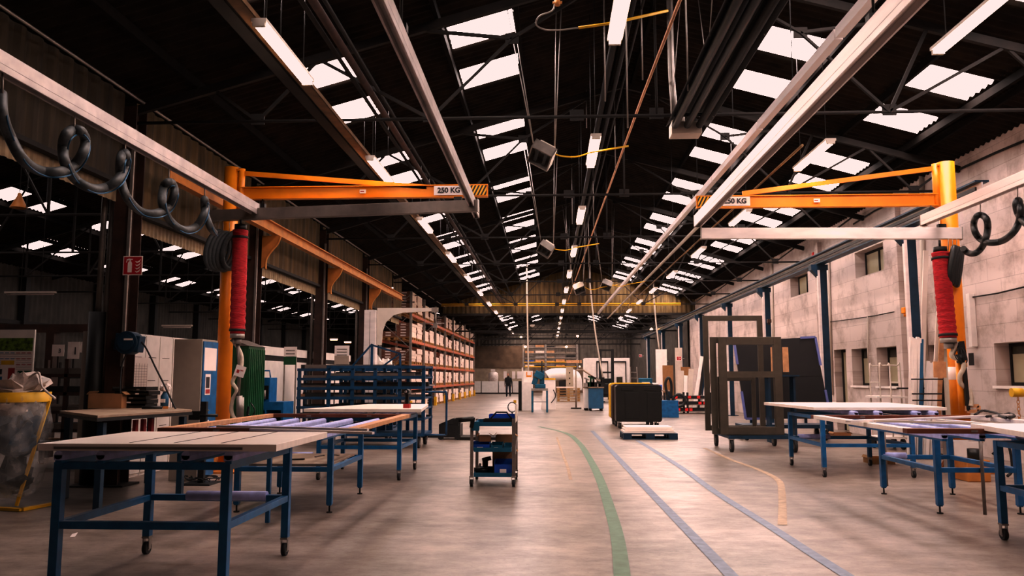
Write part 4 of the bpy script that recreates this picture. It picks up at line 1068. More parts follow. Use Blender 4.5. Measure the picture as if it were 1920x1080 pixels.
mb.add(vs,fs,True); mb.build('plastic_bag','clear_bag',t)
def wad(label,x,y,z,s,m,seed,name='plastic_scrap',flat=.6):
    random.seed(seed); mb = MB(); n=14; vs=[]; fs=[]
    for i in range(9):
        ph = -PI/2+PI*i/8
        for j in range(n):
            q = s*(1+random.uniform(-.28,.28)); vs.append((x+q*math.cos(ph)*math.cos(2*PI*j/n),y+q*math.cos(ph)*math.sin(2*PI*j/n),z+q*flat*(math.sin(ph)+1)))
    for i in range(8):
        for j in range(n): fs.append((i*n+j,i*n+(j+1)%n,(i+1)*n+(j+1)%n,(i+1)*n+j))
    mb.add(vs,fs,False); return tag(mb.build(name,m), label, 'waste')
wad('crumpled whitish plastic film heaped on top of the bag stand',bx+.02,by,zr-.05,.26,'plastic_wrap',5,flat=.45)
wad('dark crumpled waste in the middle of the clear bag',bx+.02,by,.55,.24,'navy_paint',6,flat=1.0)
wad('dark waste at the bottom of the clear bag',bx,by,.14,.2,'black_plastic',8,flat=.9)
wad('pale crumpled film in the upper part of the clear bag',bx-.08,by+.02,.98,.16,'plastic_wrap',9,flat=.7)
P = [Vector((bx+.1,by-.1,zr+.1)),Vector((bx+.30,by-.15,zr+.22)),Vector((bx+.36,by-.15,zr+.06)),Vector((bx+.55,by-.2,zr-.07))]
mb = MB(); mb.tube(catmull(P,6),[.012,.014,.01,.014,.012,.01,.012,.014,.012,.01,.012,.014,.01,.012,.014,.01,.012,.014,.012][:19],6); tag(mb.build('plastic_strap','plastic_wrap'), 'pale plastic strap trailing off the waste heap', 'waste')
# workbench
zb = 1.05
A = AZ(183,779,zb); B = AZ(360,768,zb); C_ = AZ(290,761,zb); D_ = AZ(112,770,zb)
cx = (A.x+B.x+C_.x+D_.x)/4; cy = (A.y+B.y+C_.y+D_.y)/4
t = thing('workbench','dark workbench with a worn top between the bag stand and the locker','workbench',(cx,cy,0))
mb = MB(); mb.poly([(p.x-cx,p.y-cy,zb-.03) for p in (A,B,C_,D_)],(0,0,.03)); mb.build('bench_top','bench_top',t,bevel=.004)
mb = MB(); mb.poly([((p.x-cx)*1.012,(p.y-cy)*1.012,zb-.065) for p in (A,B,C_,D_)],(0,0,.034)); mb.build('edge_band','black_steel',t)
for p in (A,B,C_,D_):
    x, y = (p.x-cx)*.86, (p.y-cy)*.86; mb = MB(); mb.box(x-.035,x+.035,y-.035,y+.035,0,zb-.085); mb.build('leg','navy_paint',t)
mb = MB(); mb.poly([((p.x-cx)*.88,(p.y-cy)*.88,.52) for p in (A,B,C_,D_)],(0,0,.035)); mb.build('lower_shelf','navy_paint',t)
for i in range(3):
    p = A.lerp(B,.42+i*.10); q = D_.lerp(C_,.5); mm = p.lerp(q,.15)
    tt = thing('screw_clamp','red screw clamp hanging under the workbench edge','clamp',(mm.x,mm.y,.60),0,'red clamps under the workbench')
    mb = MB(); mb.box(-.02,.02,-.03,.03,.10,.36); mb.build('bar','red_ink',tt); mb = MB(); mb.box(-.03,.05,-.02,.02,.0,.12); mb.build('jaw','black_steel',tt)
def onbench(px,py,f=.0): return AZ(px,py,zb+.002)
p = onbench(205,765); 
t = bin_('open brown cardboard box at the left end of the workbench',p.x,p.y,zb+.002,.42,.30,.19,'cardboard','cardboard_box','box',.12)
for i in range(5):
    p = onbench(252,764); t = thing('letter_tray','black stacking tray in the pile on the workbench, %s' % ['lowest','second lowest','middle','second highest','topmost'][i],'tray',(p.x+.012*i*(i%2),p.y,zb+.002+i*.056))
    mb = MB(); w=.23; d=.16; mb.box(-w,w,-d,d,0,.006); mb.box(-w,-w+.006,-d,d,.006,.052); mb.box(w-.006,w,-d,d,.006,.052); mb.box(-w,w,d-.006,d,.006,.05); mb.box(-w,w,-d,-d+.006,.006,.03); mb.build('tray_body','black_plastic',t)
    mb = MB(); mb.box(-.10+.05*i,-.02+.04*i,-d-.002,-d-.0005,.008,.026); mb.build('label_card','sign_white' if i%2 else 'zinc',t)
p = onbench(308,764); t = thing('spray_bottle','blue bottle with a crumpled cloth on top on the workbench','bottle',(p.x,p.y,zb+.002))
mb = MB(); mb.lathe((0,0,0),[(.0,0),(.05,0),(.052,.15),(.03,.19),(.018,.22),(.0,.22)],18); mb.build('bottle','cable_blue',t); mb = MB(); mb.cbox((0,0,.09),(.06,.106,.05)); mb.build('bottle_label','sign_white',t)
wad('crumpled white cloth draped over the blue bottle',p.x+.0,p.y,zb+.21,.075,'plastic_wrap',12,'cloth',.6)
p = onbench(285,767); t = thing('glue_gun','small tools lying on the right half of the workbench','tool',(p.x,p.y,zb+.002),.3)
mb = MB(); mb.cyl((-.12,0,.02),(.12,0,.02),.018,8); mb.build('barrel','black_plastic',t); mb = MB(); mb.cbox((.16,0,.018),(.06,.03,.03)); mb.build('tip','orange_beam',t)
# monitor arm thing right of bench
c = AY(382,790,11.0); t = thing('tool_stand','black upright tool post with a clamp in front of the blue locker door','stand',(c.x,c.y,0))
mb = MB(); mb.box(-.04,.04,-.03,.03,.0,1.12); mb.box(-.2,.2,-.2,.2,0,.02); mb.build('post','black_steel',t); mb = MB(); mb.cbox((-.12,-.02,.93),(.15,.06,.12)); mb.cyl((-.2,-.02,.93),(.2,-.02,.93),.02,8); mb.build('clamp','black_plastic',t)
# storage rack of profiles behind the bench
def profile_rack(label,x0,x1,y0,y1,z1,levels,col,seed,xr=0,fill=True):
    random.seed(seed); t = thing('storage_rack',label,'rack',((x0+x1)/2,(y0+y1)/2,0)); w=(x1-x0)/2; d=(y1-y0)/2
    for x in (-w,0,w):
        for y in (-d,d):
            mb = MB(); mb.box(x-.03,x+.03,y-.03,y+.03,0,z1); mb.build('upright',col,t)
    zs = [z1*(i+1)/(levels+1)+.05 for i in range(levels)]
    for z in zs:
        mb = MB(); mb.box(-w,w,-d-.03,-d+.02,z-.05,z); mb.box(-w,w,d-.02,d+.03,z-.05,z)
        for x in (-w,0,w): mb.box(x-.02,x+.02,-d+.02,d-.02,z-.05,z)
        mb.build('shelf_rail',col,t)
    return t, zs, w, d
def profs(root, zs, w, d, n, mats, lab, grp, seed):
    random.seed(seed); X,Y = root.location.x, root.location.y; proto = {}
    for iz,z in enumerate(zs):
        k = 0
        for j in range(n):
            mt = random.choice(mats); s = random.choice((.05,.09,.13)); x = X+random.uniform(-.15,.15); y = Y-d+.05+j*(2*d-.1)/max(1,n-1)
            key=(mt,s)
            if key not in proto:
                mb = MB(); L2=w*.92; mb.box(-L2,L2,-s/2,s/2,0,s*.7); o = mb.build('metal_profile',mt); proto[key]=o
                o.location=(x,y,z+.001)
            else:
                o = proto[key].copy(); COL.objects.link(o); o.location=(x,y,z+.001)
            o['label']='%s on the %s level of %s' % ({'wood_light':'wooden batten','aluminium':'pale aluminium profile','black_steel':'dark profile','white_profile':'white profile','alu_dark':'grey profile','cream_panel':'cream board','zinc':'steel profile'}.get(mt,'profile'), ['lowest','second','third','fourth','fifth','sixth','seventh'][iz], lab)
            o['category']='profile'; o['group']=grp
r_, zs, w, d = profile_rack('dark rack stacked with profiles in the side nave behind the workbench',-8.6,-6.9,12.6,13.4,1.75,5,'rust_steel',1)
profs(r_,zs,w,d,4,['wood_light','cream_panel','black_steel','alu_dark'],'the dark rack behind the workbench','profiles on the dark rack',2)
for i,(ch,px,py,ww,hh) in enumerate((('3',109,657,24,22),('1',138,657,24,32),('5',160,651,20,20))):
    a = AY(px-ww/2,py+hh/2,12.55); b = AY(px+ww/2,py-hh/2,12.55)
    t = thing('number_sign','white card with the number %s above the dark rack, %s of three' % (ch,['leftmost','tall middle one','rightmost'][i]),'sign',((a.x+b.x)/2,12.55,a.z)); mb = MB(); mb.box((a.x-b.x)/2,(b.x-a.x)/2,-.003,.003,0,b.z-a.z); s_=mb.build('card','sign_white',t)
    lettering(ch,.17 if i==1 else .10,'ink',s_,(.03,-.006,(b.z-a.z)*.45)); mb = MB(); mb.box(-.01,.01,.004,.012,-(a.z-1.6),0.02); mb.build('stick','dark_steel',t)
# horizontal brown girder in the side nave
mb = MB(); a=AY(-60,615,14.5); b=AY(205,620,14.5); mb.box(a.x-4,b.x,14.4,14.6,a.z-.09,a.z+.06); 
mb.box(-9.3,-9.15,14.4,14.6,0,a.z-.09); mb.box(-14,-13.85,14.4,14.6,0,a.z-.09)
tag(mb.build('steel_girder','rust_steel'),'low brown steel girder crossing the dark side nave','beam')
for i,(px,py,Y,l) in enumerate(((57,550,15,1.0),(332,612,18,.7))):
    p = AY(px,py,Y); t = thing('tube_light','unlit white tube light in the dark side nave, %s' % ['near the left edge','right of the fire sign'][i],'lamp',tuple(p)); mb = MB(); mb.box(-l/2*1.0,l/2,-.04,.04,0,.035); mb.build('housing','lamp_body',t)
    mb = MB(); mb.cyl((-l/2+.03,0,-.018),(l/2-.03,0,-.018),.016,8); mb.build('tube','sign_white',t)
    mb = MB(); mb.cyl((-.2,0,.03),(-.2,0,zroof(p.x)-p.z-.05),.007,5); mb.cyl((.2,0,.03),(.2,0,zroof(p.x)-p.z-.05),.007,5); mb.build('hanger','black_steel',t)
p = AY(35,390,15); t = thing('pendant_lamp','rusty conical pendant lamp in the side nave at the far left','lamp',tuple(p)); mb = MB(); mb.lathe((0,0,0),[(.16,0),(.05,.22),(.03,.30),(0,.3)],16); mb.build('shade','orange_beam',t); mb = MB(); mb.cyl((0,0,.3),(0,0,zroof(p.x)-p.z),.01,6); mb.build('cord','black_steel',t)
# big shadowed blocks far inside side nave
for i,(x,y,w_,d_,h_) in enumerate(((-14.5,22,3.2,1.2,1.9),(-11.0,27,2.4,1.6,1.6),(-15,33,4,1.2,2.2),(-10.5,38,3,1.4,1.8))):
    r_, zs, w, d = profile_rack('dim storage rack deep in the side nave, %s' % nth(i),x-w_/2,x+w_/2,y,y+d_,h_,3,'dark_steel',20+i)
    profs(r_,zs[:2],w,d,3,['alu_dark','black_steel','cream_panel'],'a dim rack in the side nave','profiles on dim racks in the side nave',30+i)
# green cabinet
t = thing('green_container','dark green ribbed metal container behind the orange post','container',(-5.47,14.2,0))
mb = MB(); mb.box(-.42,.22,-.4,.4,0,2.0); mb.build('body','green_paint',t); mb = MB(); mb.poly([(-.44,-.42,2.0),(.24,-.42,2.0),(-.1,-.42,2.13)],(0,.84,0)); mb.build('roof','alu_dark',t)
mb = MB()
for k in range(7): mb.box(-.40+k*.09,-.36+k*.09,-.415,-.4,.05,1.95)
for k in range(9): mb.box(.22,.235,-.38+k*.09,-.34+k*.09,.05,1.95)
mb.build('ribs','green_paint',t)
# blue machine
p = AY(500,760,14.9)
t = thing('blue_machine','blue bench machine with an open cabinet right of the green container','machine',(p.x,15.1,0))
mb = MB(); mb.box(-.30,.35,-.3,.3,.85,1.0); mb.box(-.30,-.26,-.3,.3,0,.85); mb.box(.31,.35,-.3,.3,0,.85); mb.box(-.26,.31,.26,.3,0,.85); mb.box(0,.03,-.3,.26,0,.85); mb.build('cabinet','blue_paint',t)
mb = MB(); mb.box(-.28,.05,-.2,.2,1.0,1.45); mb.build('upper_unit','blue_paint',t,bevel=.01); mb = MB(); mb.box(-.26,.03,-.215,-.2,1.05,1.3); mb.build('front_panel','black_plastic',t)
mb = MB(); mb.tube([(-.25,-.1,1.45),(-.25,-.1,1.58),(0,-.1,1.58),(.02,-.1,1.45)],.015,6); mb.build('handle','blue_paint',t)
mb = MB(); 
for k in range(3): mb.cyl((-.20+k*.08,-.22,1.05),(-.20+k*.08,-.22,1.22),.025,8)
mb.build('filter_bowls','zinc',t)

# blue profile carts
def cart(label,x0,x1,y0,y1,ztop,nlev,handle,seed):
    t = thing('profile_cart',label,'cart',((x0+x1)/2,(y0+y1)/2,0)); w=(x1-x0)/2; d=(y1-y0)/2
    xs=[-w,-w*.5,-.02,w*.5,w] if handle else [-w,0,w]
    for x in xs:
        for y in (-d,d): mb=MB(); mb.box(x-.035,x+.035,y-.03,y+.03,.30,ztop); mb.build('upright','cart_blue',t)
    mb=MB(); mb.box(-w-.04,w+.04,-d-.04,d+.04,.24,.30); mb.build('base_frame','cart_blue',t)
    zs=[ztop-.215*(nlev-1-i) for i in range(nlev)]
    for z in zs:
        mb=MB(); mb.box(-w-.04,w+.04,-d-.06,-d-.03,z-.06,z) ; mb.box(-w-.04,w+.04,d+.03,d+.06,z-.06,z)
        for x in xs: mb.box(x-.025,x+.025,-d+.03,d-.03,z-.05,z-.01)
        mb.build('shelf_rail','cart_blue',t)
    for x in (-w+.1,w-.1):
        for y in (-d+.05,d-.05):
            mb=MB(); mb.cyl((x-.03,y,.11),(x+.03,y,.11),.11,20); o=mb.build('wheel','rubber',t); mb=MB(); mb.box(x-.05,x-.035,y-.03,y+.03,.10,.24); mb.box(x+.035,x+.05,y-.03,y+.03,.10,.24); mb.cyl((x-.034,y,.11),(x+.034,y,.11),.05,12); mb.build('fork','zinc',o)
    if handle:
        mb=MB(); mb.tube(catmull([(w+.04,-d,1.15),(w+.40,-d,1.15),(w+.48,-d,1.08),(w+.48,-d,.27)],4),.022,8); mb.tube([(w+.48,-d,.27),(w,-d,.27)],.02,8); mb.build('push_handle','cart_blue',t)
        mb=MB(); mb.bar((-.5,-d,ztop),(-.1,-d,ztop+.45),.035); mb.bar((-.1,-d,ztop),(-.1,-d,ztop+.45),.05); mb.bar((-.1,-d,ztop+.43),(.5,-d,ztop+.25),.035); mb.bar((.5,-d,ztop),(.5,-d,ztop+.25),.04); mb.bar((.15,-d,ztop),(.5,-d,ztop+.25),.03); mb.build('top_brace','cart_blue',t)
    return t,zs,w,d
t_,zs,w,d = cart('large blue profile cart with a curved push handle on the left',-4.62,-2.62,16.7,17.7,1.70,6,True,4)
profs(t_,[z-.005 for z in zs[:5]],w*1.03,d,4,['black_steel','black_steel','black_steel','alu_dark','black_steel','aluminium'],'the large blue profile cart','profiles on the large blue cart',5)
t_,zs,w,d = cart('long blue profile cart loaded with dark profiles behind the large blue cart',-5.75,-3.6,18.3,18.75,1.66,7,False,6)
profs(t_,[z-.005 for z in zs],w*1.05,d,3,['black_steel','alu_dark','wood_light','black_steel','black_steel'],'the long blue cart at the back','profiles on the long blue cart',7)
# white gallows lifter
Yl=20.0; cL=AY(694,690,Yl); zt=AY(694,582,Yl).z; zr2=AY(705,580,Yl).z; xe=AY(818,581,Yl)
t=thing('column_lifter','pale grey column lifter with a long curved arm behind the blue carts','lifter',(cL.x,Yl,0))
mb=MB(); mb.box(-.15,.15,-.13,.13,.04,zt); mb.build('column','aluminium',t,bevel=.01); mb=MB(); mb.box(-.004,.004,-.134,-.13,.1,zt-.05); mb.build('slot','dark_steel',t)
mb=MB(); mb.box(-.05,1.9,-.4,.4,0,.04); mb.build('base_plate','black_steel',t)
x0=.16; L2=xe.x-cL.x
pts=[(x0,-.03,zr2-.9),(x0+.12,-.03,zr2-.9),(x0+.14,-.03,zr2-.55),(x0+.22,-.03,zr2-.33),(x0+.42,-.03,zr2-.15),(x0+.65,-.03,zr2-.09),(L2,-.03,zr2-.05),(L2,-.03,zr2+.03),(x0,-.03,zr2+.03)]
mb=MB(); mb.poly(pts,(0,.06,0)); mb.build('curved_arm','lamp_body',t)
mb=MB(); mb.cbox((L2-.03,0,zr2-.02),(.16,.10,.12)); mb.cyl((L2-.02,0,zr2-.08),(L2-.02,0,zr2-.38),.02,8); mb.cbox((L2-.02,0,zr2-.42),(.10,.08,.10)); mb.cyl((L2-.40,0,zr2-.36),(L2+.2,0,zr2-.36),.012,6); mb.build('lifting_head','zinc',t)
# low lift-truck body right of cart
g=G(850,815); t=thing('pallet_lift','low black wheeled lift base right of the blue cart','machine',(-2.45,19.3,0))
mb=MB(); mb.box(-.15,.35,-.35,.25,.05,.36); mb.poly([(-.15,-.36,.36),(.35,-.36,.36),(.35,-.36,.50),(.18,-.36,.50)],(0,.3,0)); mb.build('body','black_steel',t,bevel=.01); mb=MB(); mb.box(.35,1.2,-.45,.35,0.01,.07); mb.build('base_plate','dark_steel',t)
for x in (-.1,.3): mb=MB(); mb.cyl((x,-.39,.07),(x,-.36,.07),.07,14); mb.build('wheel','rubber',t)
# plastic rolls on far side
for i,(px,py,s) in enumerate(((705,683,.22),(724,687,.2))):
    p=AY(px,py,22.5); wad('white plastic wrapped bundle on the racks by the grey column, %s one' % ['left','right'][i],p.x,p.y,p.z-.25,s,'white_paint',40+i,'wrapped_bundle',1.0)
    mb=MB(); mb.box(p.x-.15,p.x+.15,p.y-.15,p.y+.15,0,p.z-.25); tag(mb.build('crate','dark_steel'),'dark crate under the %s wrapped bundle' % ['left','right'][i],'crate')

# ------------------------------------------------------------------ pallet rack
PY=[34.6,38.3,42.2,46.1,50.0,53.8,57.0,60.5,64.2]; xf,xb=-6.02,-7.35; LV=[1.03,2.03,3.10,4.25]
t=thing('pallet_rack','tall pallet rack with orange beams along the left side of the hall','rack',(xf,PY[0],0))
for i,y in enumerate(PY):
    zt=5.2
    for x in (0,xb-xf):
        mb=MB(); mb.box(x-.05,x+.05,y-PY[0]-.05,y-PY[0]+.05,0,zt); mb.build('upright','zinc',t)
    mb=MB()
    for k in range(4): mb.bar((0,y-PY[0],.3+k*1.2),(xb-xf,y-PY[0],.3+(k+1)*1.2) if k%2==0 else (xb-xf,y-PY[0],.3+(k+1)*1.2),.03) if k%2==0 else mb.bar((xb-xf,y-PY[0],.3+k*1.2),(0,y-PY[0],.3+(k+1)*1.2),.03)
    mb.build('end_brace','zinc',t)
    mb=MB(); mb.box(-.02,.10,y-PY[0]-.12,y-PY[0]+.12,0,.45); mb.build('post_guard','yellow_paint',t)
for i in range(8):
    for z in LV:
        for x in (0,xb-xf): mb=MB(); mb.box(x-.025,x+.035,PY[i]-PY[0]+.05,PY[i+1]-PY[0]-.05,z-.12,z); mb.build('beam','rack_orange',t)
# loads
def make_pallet():
    t=thing('pallet','','pallet'); mb=MB()
    for x in (-.27,0,.27):
        for y in (-.62,0,.62): mb.box(x-.05,x+.05,y-.07,y+.07,.02,.11)
    mb.box(-.33,.33,-.72,.72,.11,.135)
    for x in (-.27,0,.27): mb.box(x-.05,x+.05,-.72,.72,0,.02)
    mb.build('pallet_deck','pallet_wood',t); return t
pal0=make_pallet(); pu=[0]
def pallet(x,y,z,label,group,rz=0):
    if not pu[0]: pu[0]=1; t=pal0
    else:
        t=pal0.copy(); COL.objects.link(t)
        for ch in pal0.children: c=ch.copy(); COL.objects.link(c); c.parent=t
    t.location=(x,y,z); t['label']=label; t['group']=group; t.rotation_euler=(0,0,rz); return t
def make_carton():
    mb=MB(); mb.box(-.31,.31,-.74,.74,0,.118); me_o=mb.build('flat_carton','carton_white'); me=me_o.data
    me.materials.append(M_['carton_brown']); me.materials.append(M_['sign_white'])
    me.polygons[2].material_index=1
    vs=[(v.co.x,v.co.y,v.co.z) for v in me.vertices]; fs=[tuple(p.vertices) for p in me.polygons]; mi=[0,0,1,0,0,0]
    o=len(vs); vs+=[(-.14,-.7415,.03),(.10,-.7415,.03),(.10,-.7415,.085),(-.14,-.7415,.085)]; fs.append((o,o+1,o+2,o+3)); mi.append(2)
    m2=bpy.data.meshes.new('flat_carton'); m2.from_pydata(vs,[],fs)
    for m_ in me.materials: m2.materials.append(m_)
    for p,q in zip(m2.polygons,mi): p.material_index=q
    me_o.data=m2; return me_o
car0=[None]
def carton(x,y,z,lab,grp,rz=0,brown=False):
    if car0[0] is None: car0[0]=make_carton(); o=car0[0]
    else: o=car0[0].copy(); COL.objects.link(o)
    o.location=(x,y,z); o.rotation_euler=(0,0,rz); o['label']=lab; o['category']='carton'; o['group']=grp
random.seed(11); LN=['floor level','first beam level','second beam level','third beam level','top beam level']
far=MB(); cnt=0; farP=MB()
for i in range(8):
    bw=PY[i+1]-PY[i]
    for li,z in enumerate([0]+LV):
        if li==4 and i in (2,): continue
        for j in range(2):
            y=PY[i]+bw*(.265+.47*j); x=xf-.36
            if random.random()<.04: continue
            hmax=5 if random.random()<.7 else random.choice((3,4,6))
            if li==0: hmax=min(hmax,5)
            if i==0 and li==4: hmax=7
            near=cnt<290; bay=ORD[i]
            if i<6: pallet(x,y,z+.001,'wooden pallet under cartons on the %s in the %s bay of the rack' % (LN[li],bay),'pallets on the pallet rack')
            else: farP.box(x-.33,x+.33,y-.72,y+.72,z+.001,z+.13)
            for k in range(hmax):
                zz=z+.1375+k*.121
                if near: carton(x+random.uniform(-.02,.02),y,zz,'flat white carton on the %s in the %s bay of the pallet rack' % (LN[li],bay),'flat cartons stacked on the pallet rack',random.uniform(-.012,.012)); cnt+=1
                else: far.box(x-.31,x+.31,y-.74,y+.74,zz,zz+.117)
            if i==0 and j==0 and li>0:
                pallet(x-.66,y,z+.001,'rear wooden pallet on the %s at the near end of the rack' % LN[li],'rear pallets at the near end of the rack')
                for k in range(2 if li==3 else 5): carton(x-.66,y,z+.1375+k*.121,'flat carton in the rear stack on the %s at the near rack end' % LN[li],'rear cartons at the near end of the rack'); cnt+=1
far_o=tag(far.build('flat_carton','carton_white'),'flat white cartons stacked in the farthest bays of the pallet rack','cartons',kind='stuff')
farp=tag(farP.build('pallet','pallet_wood'),'wooden pallets in the farthest bays of the pallet rack','pallets',kind='stuff')
# ------------------------------------------------------------------ middle and right
def box_thing(name,label,cat,x,y,w,d,h,m,z=0,rz=0,extra=None):
    t=thing(name,label,cat,(x,y,z),rz); mb=MB(); mb.box(-w/2,w/2,-d/2,d/2,0,h); mb.build('body',m,t,bevel=.01)
    if extra: extra(t)
    return t
# big black bulk bins
def bulk(label,x,y,w,d,h,m,zb=.20):
    t=thing('bulk_bin',label,'bin',(x,y,0)); 
    pts=[(-w/2+.04,-d/2,zb),(w/2-.04,-d/2,zb),(w/2,-d/2,zb+.04),(w/2,-d/2,h-.05),(w/2-.05,-d/2,h),(-w/2+.05,-d/2,h),(-w/2,-d/2,h-.05),(-w/2,-d/2,zb+.04)]
    mb=MB(); mb.poly(pts,(0,d,0)); mb.build('shell',m,t,bevel=.012)
    for fx in (-.30,.18): 
        mb=MB(); mb.box(w*fx,w*fx+w*.30,-d/2-.012,-d/2-.001,zb+.08,h-.22); mb.build('front_rib',m,t,bevel=.006)
    for q in (-.38,.12): mb=MB(); mb.box(w*q,w*(q+.26),-d/2-.02,-d/2-.001,h-.16,h-.06); mb.build('grip_recess',m,t,bevel=.006)
    mb=MB(); mb.box(-w/2+.08,w/2-.08,-d/2+.02,-d/2+.05,h,h+.015); mb.build('rim',m,t)
    for sx in (-1,1):
        for sy in (-1,1):
            if d<.25 and sy>0: continue
            x_,y_=sx*(w/2-.12),sy*max(0,d/2-.1); mb=MB(); mb.cyl((x_-.02,y_,.08),(x_+.02,y_,.08),.08,16); o=mb.build('wheel','rubber',t); mb=MB(); mb.box(x_-.035,x_-.025,y_-.03,y_+.03,.07,zb); mb.box(x_+.025,x_+.035,y_-.03,y_+.03,.07,zb); mb.build('fork','zinc',o)
    return t
g=G(1158,803); xl=AY(1155,760,23.2).x; xr=AY(1241,760,23.2).x
bulk('large black plastic bulk bin on wheels, frontmost of the row',(xl+xr)/2,23.5,xr-xl,.6,1.24,'black_plastic')
bulk('dark brown bulk bin right behind the frontmost black bin',(xl+xr)/2-.03,24.45,xr-xl,.5,1.25,'rust_steel')
bulk('yellow-framed bulk bin standing behind the dark bins',(xl+xr)/2-.02,25.5,xr-xl,.6,1.28,'yellow_paint')
# pallet with boards
g=G(1219,823); xl=AY(1168,810,19.3).x; xr=AY(1270,810,19.3).x; t=thing('blue_pallet','dark teal pallet carrying white boards in front of the black bins','pallet',((xl+xr)/2,19.7,0)); w=(xr-xl)/2
mb=MB(); 
for x in (-w+.1,0,w-.1):
    for y in (-.4,0,.4): mb.box(x-.1,x+.1,y-.06,y+.06,.02,.12)
mb.box(-w,w,-.46,.46,.12,.145)
for y in (-.4,0,.4): mb.box(-w,w,y-.06,y+.06,0,.02)
mb.build('pallet_deck','navy_paint',t)
for i in range(3):
    mb=MB(); o=.03*i; mb.box((xl+xr)/2-w+.02+o,(xl+xr)/2+w-.05-o,19.28+o,20.1,.147+i*.047,.147+i*.047+.043); tag(mb.build('white_board','white_board'),'%s white board of the three stacked on the dark teal pallet' % ['lowest','middle','topmost'][i],'board')
# pile of red-ended profiles
Yp=33.5; xl=AY(1243,750,Yp).x; xr=AY(1328,750,Yp).x; g0=random.Random(5)
t=thing('profile_stillage','low dark stillage of long profiles with red end caps','stillage',((xl+xr)/2,Yp,0)); w=(xr-xl)/2
mb=MB(); 
for x in (-w,0,w): mb.box(x-.04,x+.04,-.5,-.44,0,.85); mb.box(x-.04,x+.04,.44,.5,0,.85)
mb.build('posts','black_steel',t)
mb=MB()
for z in (.08,.34,.58): mb.box(-w,w,-.5,.5,z,z+.03)
mb.build('bearers','alu_dark',t); STIL=t
for lv,z in enumerate((.112,.372,.612)):
    for j in range(4):
        x=g0.uniform(-.1,.1); y=-.38+j*.25; mb=MB(); mb.box((xl+xr)/2-w+.05+x,(xl+xr)/2+w-.05+x,Yp+y-.06,Yp+y+.06,z,z+.10); o=tag(mb.build('metal_profile','alu_dark' if j%2 else 'black_steel'),'long grey profile on the %s level of the low stillage' % ['lowest','middle','top'][lv],'profile','profiles in the low stillage')
for j in range(11):
    x=(xl+xr)/2+g0.uniform(-w+.1,w-.1); z=[.16,.42,.66][j%3]; mb=MB(); mb.box(x-.06,x+.06,Yp-.53,Yp-.505,z-.05,z+.06); mb.build('red_end_cap','red_plastic',STIL,world=True)
# leaning boards on right wall far
lean=[(1300,745,1316,668,'white_paint',.14,'white'),(1308,746,1323,650,'black_steel',.10,'black'),(1316,746,1330,674,'white_profile',.12,'pale'),(1322,748,1334,690,'alu_dark',.10,'grey'),(1291,744,1296,692,'cream_panel',.22,'cream'),(1284,742,1286,704,'white_paint',.16,'short white'),(1275,742,1276,695,'cream_panel',.3,'beige')]
for i,(x0,y0,x1,y1,m,w,nm) in enumerate(lean):
    Y=34.6+.2*i; a=AY(x0,y0,Y); a.z=0.01; b=AY(x1,y1,Y+.3); mb=MB(); mb.bar(a,b,w,.04,up=(0,1,0)); tag(mb.build('leaning_profile',m),'%s profile leaning against the wall beyond the low stillage' % nm,'profile')
# cardboard sheets by wall
for i,(x0,x1,y0,y1,Y,m,l) in enumerate(((1243,1262,685,722,37,'cardboard','brown cardboard sheet standing left of the cream boards'),(1278,1294,688,742,36.5,'cardboard','brown cardboard sheet standing between the white boards'),(1267,1279,652,722,39,'cream_panel','tall cream board propped by the blue columns'),(1231,1250,655,740,40.5,'white_paint','tall white board propped by the blue columns'))):
    a=AY(x0,y1,Y); b=AY(x1,y0,Y); mb=MB(); mb.box(a.x,b.x,Y,Y+.05,0,b.z); tag(mb.build('standing_sheet',m),l,'sheet')
def exsign(px,py,Y,lab):
    p=AY(px,py,Y); t=thing('safety_sign',lab,'sign',tuple(p)); mb=MB(); mb.box(-.11,.11,-.006,.006,-.11,.11); mb.build('plate','sign_white',t); mb=MB(); mb.box(-.09,-.01,-.009,-.0065,-.08,.08); mb.box(.01,.09,-.009,-.0065,-.08,.0); mb.box(.01,.09,-.009,-.0065,.02,.08); mb.build('symbol','sign_red',t)
    mb=MB(); mb.box(-.01,.25,.007,.02,-.02,.02); mb.build('bracket','zinc',t)
exsign(1273,672,37.0,'red and white fire safety sign by the second farthest blue column'); exsign(1244,677,42.5,'red and white fire safety sign by the farthest blue column'); exsign(1201,667,60,'small red sign deep in the hall at right')
# blue bin with black hose
t=box_thing('vacuum_cleaner','blue vacuum unit with a black hose beside the black bins','machine',AY(1254,735,30).x,30.0,.62,.5,.62,'blue_paint')
mb=MB(); mb.tube(catmull([(0,0,.6),(-.12,0,1.2),(.0,0,1.45),(.10,0,1.2),(.08,0,.7)],6),.05,8); mb.tube([(.35+.22*math.cos(a),-.1,.62+.22*math.sin(a)) for a in [2*PI*k/18 for k in range(18)]],.05,8,closed=True); mb.build('hose','hose_black',t)
for i,(px,py,m,s) in enumerate(((1210,716,'teal_paint',.5),(1226,722,'white_paint',.3),(1235,718,'bright_blue',.22))):
    p=AY(px,py,31); t=thing('parts_box','%s box on the bench behind the black bins' % ['teal','white','small blue'][i],'box',(p.x,31,.98)); mb=MB(); mb.box(-s/2,s/2,-.15,.15,0,s*.9); mb.build('box_body',m,t,bevel=.02); mb=MB(); mb.box(-s*.3,s*.3,-.16,-.151,s*.3,s*.6); mb.build('label_card','sign_white',t)
xa=AY(1200,720,31).x; t=thing('workbench','low dark bench behind the black bulk bins','workbench',(xa+.4,31,0)); mb=MB(); mb.box(-.9,.7,-.35,.35,.93,.978); mb.build('bench_top','bench_top',t)
for x in (-.85,.65):
    for y in (-.3,.3): mb=MB(); mb.box(x-.03,x+.03,y-.03,y+.03,0,.93); mb.build('leg','navy_paint',t)

